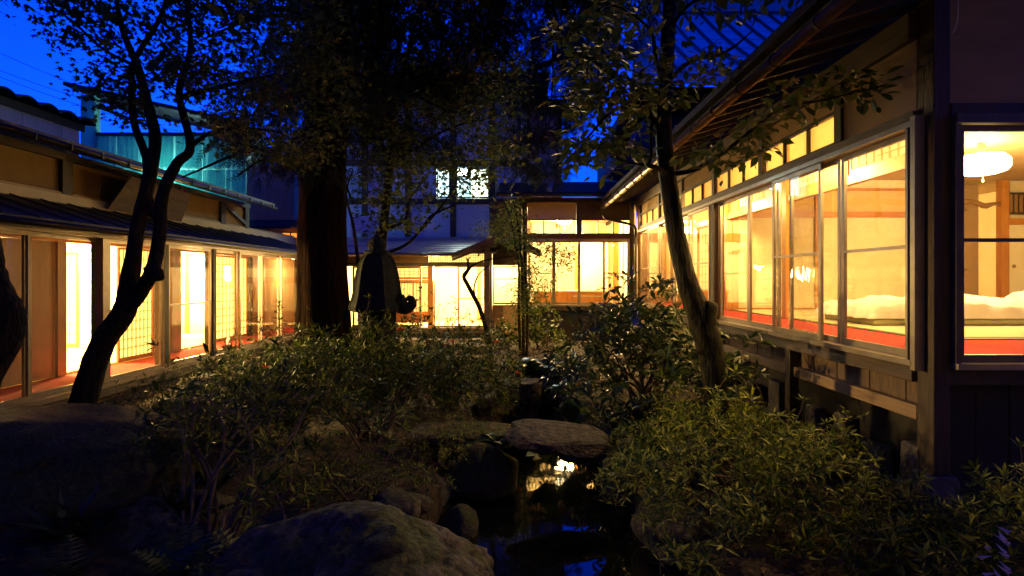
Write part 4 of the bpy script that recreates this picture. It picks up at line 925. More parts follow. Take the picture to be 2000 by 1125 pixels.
for k in range(14):
    x = .3 + 2.3 * rng.rand(); y = 8.6 + 4.0 * rng.rand(); r = .03 + .05 * rng.rand()
    rock('path_pebble', (x, y, float(ground_z(x, y)) + r * .3), (r * 1.3, r, r * .6), 140 + k, 'stone_pale', 'small pale stone lying on the bare soil behind the rhododendron', 'pebbles on the soil', sub=2)

# stone lantern
LX, LY = -1.93, 7.7
ln = thing('stone_lantern', 'mossy stone lantern with bell shaped roof and curled corner, right of the cedar', 'lantern', (LX, LY, 0))
def hexr(r, z, rot=0.0, n=6, lift=0.0): return [(LX + r * math.cos(rot + a), LY + r * math.sin(rot + a), z) for a in np.arange(n) * 2 * math.pi / n]
def fluted(r, z, depth):
    out = []
    for a in np.arange(48) * 2 * math.pi / 48:
        c = abs(((a + math.pi / 6) % (math.pi / 3)) - math.pi / 6) / (math.pi / 6); rib = max(0, 1 - c * 5); q = r * (1 - depth * (.55 + .45 * math.sin(math.pi / 2 * min(1, c * 1.3)))) + .035 * rib - r * depth * .0; out.append((LX + q * math.cos(a), LY + q * math.sin(a), z))
    return out
prof = [(.375, 1.36, .12), (.39, 1.42, .13), (.36, 1.50, .14), (.325, 1.62, .14), (.298, 1.78, .13), (.274, 1.90, .12), (.245, 2.00, .11), (.205, 2.07, .09), (.15, 2.135, .05)]
kasa = build(MB().loft([fluted(*q) for q in prof]), 'roof', 'lantern_stone', ln, smooth=False)
for k in (0, 1, 2):
    a = k * math.pi / 3; d = np.array([math.cos(a), math.sin(a), 0]); c0 = np.array([LX, LY, 0])
    pts = [c0 + d * r + np.array([0, 0, z]) for r, z in ((.27, 1.50), (.35, 1.43), (.41, 1.415), (.465, 1.445), (.475, 1.50), (.445, 1.53), (.42, 1.505))]
    build(MB().tube(catmull(pts, 4), np.concatenate([np.linspace(.13, .075, 13), np.linspace(.075, .035, 12)]), 10), 'corner_curl', 'lantern_stone', kasa, smooth=True)
fin = [(.17, 2.137), (.18, 2.17), (.15, 2.19), (.10, 2.20), (.13, 2.23), (.135, 2.27), (.11, 2.32), (.06, 2.37), (.025, 2.42), (.008, 2.46)]
build(MB().loft([[(LX + r * math.cos(a), LY + r * math.sin(a), z) for a in np.arange(16) * math.pi / 8] for r, z in fin]), 'finial', 'lantern_stone', ln, smooth=True)
build(MB().loft([hexr(.26, .98), hexr(.265, 1.36)]), 'light_box', 'lantern_stone', ln)
build(MB().loft([hexr(.20, .74), hexr(.30, .84), hexr(.32, .93), hexr(.30, .978)]), 'platform', 'lantern_stone', ln)
build(MB().loft([[(LX + r * math.cos(a), LY + r * math.sin(a), z) for a in np.arange(16) * math.pi / 8] for r, z in ((.15, .1), (.135, .4), (.14, .738))]), 'shaft', 'lantern_stone', ln, smooth=True)
build(MB().loft([hexr(.36, -.05), hexr(.34, .06), hexr(.2, .098)]), 'base', 'lantern_stone', ln)

# ------------------------------------------------------------------ foliage machinery
def tpl(vs, fs): return np.array(vs, float), np.array(fs, int)
LEAF = {
 'oval': tpl([(0, 0, 0), (-.20, .30, .05), (-.24, .58, .04), (0, 1, -.06), (.24, .58, .04), (.20, .30, .05), (0, .33, 0), (0, .64, 0)], [(0, 6, 1), (0, 5, 6), (1, 6, 7), (1, 7, 2), (5, 7, 6), (5, 4, 7), (2, 7, 3), (4, 3, 7)]),
 'lance': tpl([(0, 0, 0), (-.13, .45, .04), (0, 1, -.08), (.13, .45, .04), (0, .5, -.01)], [(0, 4, 1), (0, 3, 4), (1, 4, 2), (3, 2, 4)]),
 'rhodo': tpl([(0, 0, 0), (-.11, .35, .03), (-.15, .70, .02), (0, 1, -.14), (.15, .70, .02), (.11, .35, .03), (0, .38, -.01), (0, .72, -.03)], [(0, 6, 1), (0, 5, 6), (1, 6, 7), (1, 7, 2), (5, 7, 6), (5, 4, 7), (2, 7, 3), (4, 3, 7)]),
 'small': tpl([(0, 0, 0), (-.22, .5, .05), (0, 1, -.02), (.22, .5, .05)], [(0, 3, 1), (3, 2, 1)]),
}
def maple():
    vs = [(0, 0, 0)]; ang = [-125, -68, -26, 0, 26, 68, 125]; ang = [-110, -55, 0, 55, 110]; ln_ = [.55, .85, 1.0, .85, .55]
    pts = []
    for i, (a, l) in enumerate(zip(ang, ln_)):
        if i: m_ = R((ang[i - 1] + a) / 2); pts.append((.26 * math.sin(m_), .26 * math.cos(m_) + .12, .01))
        q = R(a); pts.append((l * .62 * math.sin(q), l * .62 * math.cos(q) + .15, -.06))
    vs += pts; n = len(pts); fs = [(0, i + 2, i + 1) for i in range(n - 1)]
    return tpl(vs, fs)
LEAF['maple'] = maple()
def spray():
    vs, fs = [], []
    for k in range(9):
        t = k / 9; s = 1 if k % 2 else -1; y = t * .8; L = .34 * (1 - .5 * t); o = len(vs)
        vs += [(0, y, -.25 * t * t), (s * L * .6, y + L * .62, -.25 * t * t - .06), (s * L * .6 - s * .035, y + L * .70, -.25 * t * t - .07), (0, y + .06, -.25 * t * t)]
        fs += [(o, o + 1, o + 2), (o, o + 2, o + 3)]
    o = len(vs); vs += [(-.015, 0, 0), (.015, 0, 0), (0, 1, -.3)]; fs += [(o, o + 1, o + 2)]
    return tpl(vs, fs)
LEAF['spray'] = spray()
def fern():
    vs, fs = [], []
    for k in range(10):
        t = k / 10; zz = .35 * t - .6 * t * t
        for s in (-1, 1):
            L = .26 * math.sin(math.pi * (.12 + .86 * t)) + .02; o = len(vs)
            vs += [(0, t, zz), (s * L, t + .10, zz - .04), (0, t + .07, zz)]; fs += [(o, o + 1, o + 2) if s < 0 else (o, o + 2, o + 1)]
    return tpl(vs, fs)
LEAF['fern'] = fern()
def hosta():
    vs, fs = [], []; ws = [.015, .02, .15, .26, .29, .25, .14, 0.0]
    for i, w in enumerate(ws):
        t = i / 7; zz = .42 * t - .62 * t * t
        vs += [(-w, t, zz + w * .25), (0, t, zz), (w, t, zz + w * .25)]
    for i in range(7):
        a = 3 * i; fs += [(a, a + 1, a + 4), (a, a + 4, a + 3), (a + 1, a + 2, a + 5), (a + 1, a + 5, a + 4)]
    return tpl(vs, fs)
LEAF['hosta'] = hosta()

def norm(v): return v / (np.linalg.norm(v, axis=-1, keepdims=True) + 1e-9)
def leaves(parent, name, kind, pos, d, nrm, size, material, singles=0, joined='foliage'):
    """spread leaves: the ones that show largest become leaf objects, the others one joined mesh"""
    tv, tf = LEAF[kind]; pos = np.asarray(pos, float); d = norm(np.asarray(d, float)); nrm = np.asarray(nrm, float)
    side = norm(np.cross(d, nrm)); up = np.cross(side, d); size = np.asarray(size, float)
    idx = np.arange(len(pos)); pick = np.array([], int)
    if singles:
        px = CX + F * pos[:, 0] / np.maximum(pos[:, 1], .1); py = CY - F * (pos[:, 2] - CZ) / np.maximum(pos[:, 1], .1)
        ok = (px > 5) & (px < 1995) & (py > 5) & (py < 1120) & (pos[:, 1] > 1)
        s = np.where(ok, size / np.maximum(pos[:, 1], .1), 0); face = np.abs(up[:, 1]) + .3
        order = np.argsort(-(s * face)); pick = order[:singles]; pick = pick[s[pick] * F > 7]
        me = bpy.data.meshes.new(name); me.from_pydata([tuple(v) for v in tv], [], [tuple(f) for f in tf]); me.materials.append(MATS[material])
        org = ORG[parent.name]
        for i in pick:
            o = bpy.data.objects.new(name, me); col.objects.link(o); o.parent = parent
            m = Matrix.Identity(4); s_ = float(size[i])
            for r_ in range(3): m[r_][0] = side[i][r_] * s_; m[r_][1] = d[i][r_] * s_; m[r_][2] = up[i][r_] * s_; m[r_][3] = pos[i][r_] - org[r_]
            o.matrix_local = m
    rest = np.setdiff1d(idx, pick)
    if len(rest):
        P, S, D, U, z = pos[rest], side[rest], d[rest], up[rest], size[rest]
        v = P[:, None, :] + z[:, None, None] * (tv[None, :, 0:1] * S[:, None, :] + tv[None, :, 1:2] * D[:, None, :] + tv[None, :, 2:3] * U[:, None, :])
        f = tf[None] + (np.arange(len(rest)) * len(tv))[:, None, None]
        o = finish(quick_mesh(joined, v.reshape(-1, 3), f.reshape(-1, 3)), joined, material, parent)
        if singles: stuff(o)
        else: stuff(o)
    return

def in_poly(poly, n, y0, y1, rs):
    poly = np.array(poly, float); lo, hi = poly.min(0), poly.max(0); out = []
    while len(out) < n:
        p = lo + rs.rand(2) * (hi - lo); c = False; j = len(poly) - 1
        for i in range(len(poly)):
            if (poly[i, 1] > p[1]) != (poly[j, 1] > p[1]) and p[0] < (poly[j, 0] - poly[i, 0]) * (p[1] - poly[i, 1]) / (poly[j, 1] - poly[i, 1]) + poly[i, 0]: c = not c
            j = i
        if c: out.append(W(p[0], p[1], y0 + (y1 - y0) * rs.rand()))
    return np.array(out)

def grow(skel, skel_r, targets, mb, rs, r0=.012, sag=.05, n=5, share=.6):
    """join each target to the nearest point of the growing skeleton with a bent twig"""
    S = [np.array(s) for s in skel]; rad = list(skel_r)
    T = list(targets); dist = [np.min(np.linalg.norm(np.array(S) - t, axis=1)) for t in T]
    for k in np.argsort(dist):
        t = T[k]; A = np.array(S); dd = np.linalg.norm(A - t, axis=1) * (1 + .25 * (A[:, 2] > t[2])); i = int(np.argmin(dd)); a = A[i]; L = np.linalg.norm(t - a)
        mid = (a + t) / 2 + rs.randn(3) * L * .09 + np.array([0, 0, sag * L]); r = min(rad[i] * share, r0 + .010 * L); r = max(r, .0035)
        pts = catmull([a, mid, t], 3); mb.tube(pts, np.linspace(r, r * .45, len(pts)), n, cap=False)
        for q, w in zip(pts[1:], np.linspace(r, r * .45, len(pts))[1:]): S.append(q); rad.append(w)
    return S

def cluster_leaves(targets, per, spread, rs, size, flat=.5, droop=.25, tilt=.55, jitter=.35):
    n = len(targets); c = np.repeat(np.array(targets), per, 0); off = rs.randn(n * per, 3) * spread * np.array([1, 1, flat])
    pos = c + off; d = norm(off * np.array([1, 1, .4]) + rs.randn(n * per, 3) * spread * .5) ; d[:, 2] -= droop; d = norm(d)
    nr = np.tile([0, 0, 1.0], (n * per, 1)) + rs.randn(n * per, 3) * tilt
    return pos, d, nr, size * (1 + jitter * (rs.rand(n * per) * 2 - 1))

# ------------------------------------------------------------------ trees
def overhead(x0, x1, y0, y1, z0, z1, n, rs):
    """the part of a crown that rises above the picture's upper edge"""
    out = []
    while len(out) < n:
        p = np.array([x0 + (x1 - x0) * rs.rand(), y0 + (y1 - y0) * rs.rand(), z0 + (z1 - z0) * rs.rand()])
        if PX(p)[1] < -25: out.append(p)
    return np.array(out)
def px_path(pts): return [W(*p) for p in pts]

def left_maple():
    rs = np.random.RandomState(21)
    base = W(163, 790, 5.5); t = thing('maple_tree', 'slender leaning maple with forked trunk before the left windows', 'tree', base)
    main = catmull(px_path([(150, 830, 5.5), (166, 770, 5.5), (200, 672, 5.5), (243, 606, 5.5), (258, 520, 5.5), (270, 440, 5.55), (293, 340, 5.6), (303, 268, 5.7), (285, 190, 5.8), (268, 128, 5.9), (240, 60, 6.0), (222, -30, 6.1)]), 6)
    r = np.interp(np.linspace(0, 1, len(main)), [0, .08, .28, .4, .6, .8, 1], [.135, .115, .10, .068, .058, .042, .02])
    build(MB().tube(main, r, 14, jit=.05), 'trunk', 'bark_maple', t, smooth=True)
    fork = catmull(px_path([(236, 618, 5.5), (274, 572, 5.45), (300, 520, 5.42), (312, 455, 5.45), (318, 380, 5.5), (345, 320, 5.6), (372, 285, 5.7), (350, 180, 5.8), (372, 90, 5.9), (362, -30, 6.0)]), 6)
    r2 = np.interp(np.linspace(0, 1, len(fork)), [0, .2, .5, .75, 1], [.068, .064, .052, .036, .018])
    build(MB().tube(fork, r2, 12, jit=.05), 'limb', 'bark_maple', t, smooth=True)
    third = catmull(px_path([(300, 420, 5.55), (288, 380, 5.6), (286, 310, 5.65), (262, 240, 5.7), (258, 170, 5.8), (262, 120, 5.8), (310, 40, 6.0), (330, -20, 6.1)]), 6)
    build(MB().tube(third, np.linspace(.05, .018, len(third)), 10, jit=.04), 'limb', 'bark_maple', t, smooth=True)
    knob = catmull(px_path([(296, 528, 5.43), (306, 532, 5.36), (313, 545, 5.34)]), 4); build(MB().tube(knob, np.linspace(.07, .045, len(knob)), 10, jit=.1), 'stub', 'bark_maple', t, smooth=True)
    left = catmull(px_path([(262, 128, 5.9), (200, 95, 5.8), (140, 40, 5.8), (90, 10, 5.8)]), 5); right = catmull(px_path([(350, 190, 5.8), (430, 170, 6.1), (520, 150, 6.4), (600, 140, 6.7)]), 5); low = catmull(px_path([(345, 320, 5.6), (400, 265, 5.9), (470, 250, 6.2), (560, 260, 6.5)]), 5)
    m = MB(); skel, sr = [], []
    for q, a in ((left, .02), (right, .028), (low, .026)):
        w = np.linspace(a, a * .4, len(q)); m.tube(q, w, 7, cap=False); skel += list(q); sr += list(w)
    skel += list(main[30:]) + list(fork[24:]) + list(third[12:]); sr += [.03] * (len(main[30:]) + len(fork[24:]) + len(third[12:]))
    A = in_poly([(78, -10), (390, -10), (410, 170), (250, 185), (200, 120), (110, 70)], 56, 5.3, 6.4, rs)
    B = in_poly([(330, -10), (640, -10), (690, 120), (680, 250), (600, 320), (450, 318), (380, 240), (330, 130)], 155, 5.5, 7.4, rs)
    C = in_poly([(170, 120), (270, 150), (330, 250), (290, 270), (200, 190)], 14, 5.4, 6.0, rs)
    T = np.vstack([A, B, C]); grow(skel, sr, T, m, rs, .006)
    build(m, 'branches', 'bark_maple', t, smooth=True)
    leaves(t, 'leaf', 'maple', *cluster_leaves(T, 38, .14, rs, .076, flat=.32), 'leaf_maple', 300)
    T2 = overhead(-5.2, -.6, 2.2, 7.6, 3.6, 6.6, 260, rs); m = MB(); grow([main[-1], fork[-1], third[-1]], [.02] * 3, T2, m, rs, .008); build(m, 'branches', 'bark_maple', t, smooth=True)
    leaves(t, 'leaf', 'maple', *cluster_leaves(T2, 40, .24, rs, .12, flat=.4), 'leaf_maple', 0, 'upper_foliage')
left_maple()

def edge_trunk():
    t = thing('foreground_trunk', 'dark knobbly tree trunk at the left edge of the picture', 'tree', W(-40, 1300, 2.6))
    pts = catmull(px_path([(-190, 1400, 2.6), (-150, 1000, 2.6), (-60, 770, 2.6), (-4, 668, 2.6), (8, 630, 2.6), (-10, 570, 2.6), (-25, 500, 2.6), (-45, 380, 2.6), (-60, 200, 2.6), (-75, -50, 2.6)]), 7)
    rr = np.interp(np.linspace(0, 1, len(pts)), [0, .3, .42, .5, .6, .8, 1], [.12, .085, .075, .08, .062, .05, .04])
    build(MB().tube(pts, rr, 14, jit=.10), 'trunk', 'bark_maple', t, smooth=True)
edge_trunk()

def cedar():
    rs = np.random.RandomState(33)
    b = W(634, 760, 8.6); t = thing('cedar_tree', 'massive dark cedar with reddish bark left of the lantern', 'tree', b)
    pts = catmull([W(633, 780, 8.6), W(633, 640, 8.6), W(630, 500, 8.6), W(634, 330, 8.65), W(642, 160, 8.7), W(648, 0, 8.8), W(652, -200, 8.9), W(655, -420, 9)], 7)
    rr = np.interp(np.linspace(0, 1, len(pts)), [0, .1, .3, .6, 1], [.47, .40, .35, .285, .18])
    n = 28; m = MB(); an = np.arange(n) * 2 * math.pi / n; rings = []
    for i, (p, r) in enumerate(zip(pts, rr)):
        fl = 1 + .06 * np.sin(an * 7 + i * .15) + .035 * np.sin(an * 13 - i * .3) + .02 * rs.randn(n); rings.append([(p[0] + r * f_ * math.cos(a), p[1] + r * f_ * math.sin(a), p[2]) for a, f_ in zip(an, fl)])
    build(m.loft(rings), 'trunk', 'bark_cedar', t, smooth=True)
    m = MB(); skel, sr = [], []
    for k in range(15):
        i = rs.randint(len(pts) * 2 // 5, len(pts)); a = rs.rand() * 6.28; L = 1.2 + 1.4 * rs.rand(); p = pts[i]; d = np.array([math.cos(a), math.sin(a) * .8, 0])
        q = catmull([p, p + d * L * .5 + (0, 0, .08), p + d * L + (0, 0, -.35)], 5); w = np.linspace(.045, .012, len(q)); m.tube(q, w, 6, cap=False); skel += list(q); sr += list(w)
    A = in_poly([(440, 240), (480, 180), (560, -10), (760, -10), (740, 200), (640, 330), (570, 340), (500, 330), (445, 290)], 165, 7.9, 10.4, rs)
    B = in_poly([(700, -10), (1000, -10), (980, 130), (850, 260), (740, 330), (690, 260)], 125, 9.2, 11.5, rs)
    B = np.vstack([B, in_poly([(690, 100), (980, 60), (960, 250), (860, 330), (760, 400), (690, 380)], 60, 9.8, 11.8, rs)])
    for q in ([(652, -200, 8.9), (800, -190, 10), (960, -120, 11.6), (1060, -20, 12.6), (1080, 120, 13), (1072, 250, 13.1)], [(1060, -20, 12.6), (1140, 60, 12.9), (1200, 120, 12.9), (1262, 150, 12.9)], [(1080, 120, 13), (1010, 150, 12.9), (960, 200, 12.8)], [(1060, -20, 12.6), (1160, 10, 13), (1260, 20, 13)]):
        c = catmull(px_path(q), 5); w = np.linspace(.07, .012, len(c)); m.tube(c, w, 7, cap=False); skel += list(c); sr += list(w)
    C = np.vstack([in_poly([(950, -10), (1110, -10), (1130, 90), (1120, 300), (1100, 345), (1040, 350), (985, 320), (950, 200)], 150, 12.2, 14, rs), in_poly([(1100, -10), (1275, -10), (1260, 90), (1170, 130), (1110, 120)], 60, 12.2, 14, rs), in_poly([(1110, 110), (1180, 130), (1150, 210), (1110, 260)], 26, 12.2, 13.8, rs)])
    T = np.vstack([A, B, C]); grow(skel, sr, T, m, rs, .008, sag=.02)
    build(m, 'branches', 'bark_cedar', t, smooth=True)
    leaves(t, 'leaf', 'spray', *cluster_leaves(T, 34, .17, rs, .26, flat=.8, droop=.9, tilt=.8), 'needle', 0)
    T2 = overhead(-4.5, 2.5, 6.0, 13, 5.5, 9.5, 300, rs); m = MB(); grow(list(pts[-14:]), [.1] * 14, T2, m, rs, .012); build(m, 'branches', 'bark_cedar', t, smooth=True)
    leaves(t, 'leaf', 'spray', *cluster_leaves(T2, 30, .30, rs, .50, flat=.6, droop=.6, tilt=.8), 'needle', 0, 'upper_foliage')
cedar()

def mid_maple():
    rs = np.random.RandomState(41)
    t = thing('maple_tree', 'middle maple rising behind the stone lantern, leaves lit from below', 'tree', W(738, 700, 9.6))
    main = catmull(px_path([(735, 720, 9.6), (738, 560, 9.6), (746, 470, 9.6), (756, 380, 9.6), (764, 300, 9.7), (772, 200, 9.8), (800, 90, 9.9), (830, -30, 10)]), 6)
    build(MB().tube(main, np.linspace(.10, .035, len(main)), 10, jit=.05), 'trunk', 'bark_maple', t, smooth=True)
    m = MB(); S, Rr = list(main[14:]), [.04] * len(main[14:])
    for q in ([(735, 500, 9.6), (790, 480, 9.4), (830, 440, 9.3), (868, 395, 9.2), (885, 365, 9.2)], [(830, 440, 9.3), (845, 420, 9.2), (900, 395, 9.1)], [(748, 450, 9.6), (790, 430, 9.5), (800, 390, 9.5), (830, 350, 9.4)], [(764, 320, 9.7), (810, 290, 9.5), (880, 250, 9.3), (960, 230, 9.2)], [(772, 210, 9.8), (850, 150, 9.5), (930, 100, 9.3), (990, 120, 9.2)],
              [(700, 520, 9.7), (690, 440, 9.7), (676, 380, 9.7), (690, 330, 9.7)], [(764, 300, 9.7), (720, 260, 9.5), (690, 240, 9.3)]):
        c = catmull(px_path(q), 5); w = np.linspace(.034, .010, len(c)); m.tube(c, w, 7, cap=False); S += list(c); Rr += list(w)
    A = in_poly([(690, 150), (720, -10), (960, -10), (1010, 90), (1000, 300), (960, 340), (840, 330), (720, 340)], 250, 8.4, 10.6, rs)
    B = in_poly([(690, 330), (960, 320), (930, 390), (860, 420), (780, 460), (690, 420)], 52, 8.6, 10.4, rs)
    T = np.vstack([A, B]); grow(S, Rr, T, m, rs, .006)
    build(m, 'branches', 'bark_maple', t, smooth=True)
    leaves(t, 'leaf', 'maple', *cluster_leaves(T, 30, .18, rs, .10, flat=.32), 'leaf_maple', 300)
mid_maple()

def right_tree():
    rs = np.random.RandomState(55)
    t = thing('crooked_tree', 'crooked smooth barked tree with a swollen knot and broad leaves at right of centre', 'tree', W(1402, 850, 5.7))
    main = catmull(px_path([(1412, 890, 5.7), (1400, 800, 5.7), (1390, 700, 5.7), (1372, 630, 5.7), (1345, 560, 5.7), (1325, 480, 5.7), (1312, 400, 5.7), (1301, 320, 5.7), (1296, 250, 5.7), (1300, 150, 5.75), (1306, 50, 5.8), (1312, -60, 5.8)]), 7)
    r = np.interp(np.linspace(0, 1, len(main)), [0, .12, .20, .28, .4, .7, 1], [.135, .115, .125, .13, .098, .082, .068])
    build(MB().tube(main, r, 18, jit=.035), 'trunk', 'bark_smooth', t, smooth=True)
    kn = catmull(px_path([(1378, 690, 5.7), (1376, 650, 5.69), (1379, 620, 5.67), (1384, 598, 5.66), (1386, 588, 5.66)]), 5)
    build(MB().tube(kn, np.interp(np.linspace(0, 1, len(kn)), [0, .4, .8, .95, 1], [.09, .108, .09, .072, .03]), 18, jit=.02), 'knot', 'bark_smooth', t, smooth=True)
    m = MB(); S, Rr = list(main[44:]), [.05] * len(main[44:])
    br = ([(1310, 350, 5.7), (1278, 325, 5.5), (1230, 318, 5.4), (1190, 305, 5.3)], [(1298, 270, 5.7), (1262, 210, 5.5), (1235, 160, 5.4), (1200, 150, 5.3), (1150, 200, 5.2)], [(1300, 180, 5.7), (1280, 110, 5.6), (1270, 60, 5.5), (1210, 15, 5.4), (1130, 5, 5.3)],
          [(1262, 210, 5.5), (1200, 215, 5.3), (1130, 290, 5.2)], [(1310, 340, 5.7), (1360, 330, 5.5), (1430, 285, 5.2), (1520, 215, 5.0), (1610, 195, 4.8), (1735, 165, 4.6)], [(1302, 160, 5.7), (1350, 120, 5.5), (1420, 100, 5.3), (1470, 60, 5.2)], [(1305, 60, 5.8), (1345, 10, 5.6), (1400, -10, 5.5)],
          [(1200, 150, 5.3), (1140, 110, 5.2), (1080, 120, 5.1)], [(1310, 240, 5.7), (1275, 240, 5.6), (1272, 300, 5.55), (1268, 325, 5.5), (1290, 330, 5.55)])
    for k, q in enumerate(br):
        c = catmull(px_path(q), 6); w = np.linspace(.026, .006, len(c)); m.tube(c, w, 8, cap=False); S += list(c); Rr += list(w)
    P = [in_poly([(1070, 60), (1180, -10), (1300, -10), (1290, 130), (1200, 210), (1110, 200)], 62, 4.9, 6.0, rs), in_poly([(1110, 180), (1290, 130), (1330, 200), (1250, 250), (1160, 270), (1115, 260)], 40, 4.9, 5.9, rs),
         in_poly([(1090, 270), (1240, 260), (1270, 320), (1160, 350), (1090, 330)], 26, 4.9, 5.7, rs), in_poly([(1300, -10), (1480, -10), (1480, 70), (1420, 130), (1400, 180), (1320, 200)], 17, 5.0, 6.0, rs),
         in_poly([(1340, 290), (1450, 250), (1520, 180), (1600, 150), (1745, 140), (1740, 185), (1600, 205), (1540, 250), (1450, 330), (1360, 340)], 36, 4.6, 5.2, rs)]
    T = np.vstack(P); grow(S, Rr, T, m, rs, .004, n=5)
    build(m, 'branches', 'bark_smooth', t, smooth=True)
    leaves(t, 'leaf', 'oval', *cluster_leaves(T, 12, .085, rs, .105, flat=.45, droop=.3, tilt=.45), 'leaf_right', 300)
    T2 = overhead(.2, 2.6, 2.6, 7.2, 3.7, 6.2, 150, rs); m = MB(); grow(list(main[-3:]), [.05] * 3, T2, m, rs, .008); build(m, 'branches', 'bark_smooth', t, smooth=True)
    leaves(t, 'leaf', 'oval', *cluster_leaves(T2, 22, .20, rs, .16, flat=.4, droop=.3, tilt=.4), 'leaf_right', 0, 'upper_foliage')
right_tree()

def nandina():
    rs = np.random.RandomState(61)
    t = thing('slim_tree', 'slim leafy tree in front of the passage between the back wings', 'tree', W(1022, 690, 12))
    m = MB(); S = []; Rr = []
    for k, dx in enumerate((-5, 1, 7)):
        c = catmull(px_path([(1022 + dx, 700, 12), (1020 + dx * 1.4, 600, 12), (1018 + dx, 520, 12), (1010 + dx * 2, 440, 12), (1000 + dx * 3, 395, 12)]), 6); w = np.linspace(.035, .012, len(c)); m.tube(c, w, 8); S += list(c[10:]); Rr += list(w[10:])
    build(m, 'trunk', 'bark_maple', t, smooth=True)
    T = np.vstack([in_poly([(975, 395), (1010, 385), (1030, 450), (1100, 480), (1130, 510), (1090, 540), (1060, 600), (1010, 610), (1015, 500), (985, 470), (905, 445), (960, 430)], 170, 11.6, 12.5, rs), in_poly([(1000, 560), (1060, 560), (1040, 625), (1000, 620)], 22, 11.6, 12.3, rs)])
    m = MB(); grow(S, Rr, T, m, rs, .005); build(m, 'branches', 'bark_maple', t, smooth=True)
    leaves(t, 'leaf', 'lance', *cluster_leaves(T, 24, .11, rs, .09, flat=.6, droop=.3), 'leaf_right', 0)
nandina()

sp = thing('bare_sapling', 'thin bare curving sapling before the bright entrance doors', 'tree', W(962, 720, 9.3))
c = catmull(px_path([(963, 725, 9.3), (955, 665, 9.3), (938, 605, 9.3), (918, 565, 9.3), (906, 540, 9.3), (914, 525, 9.3), (914, 505, 9.3)]), 7)
build(MB().tube(c, np.interp(np.linspace(0, 1, len(c)), [0, .6, 1], [.042, .034, .016]), 10, jit=.05), 'trunk', 'bark_maple', sp, smooth=True)
m = MB(); 
for q, r in (([(928, 585, 9.3), (926, 560, 9.3), (936, 535, 9.25), (955, 518, 9.2)], .018), ([(908, 540, 9.3), (924, 518, 9.3), (955, 507, 9.25), (1005, 500, 9.2)], .02), ([(914, 508, 9.3), (909, 503, 9.3)], .012), ([(914, 508, 9.3), (919, 501, 9.3)], .012)):
    c = catmull(px_path(q), 5); m.tube(c, np.linspace(r, r * .5, len(c)), 7)
build(m, 'branches', 'bark_maple', sp, smooth=True)

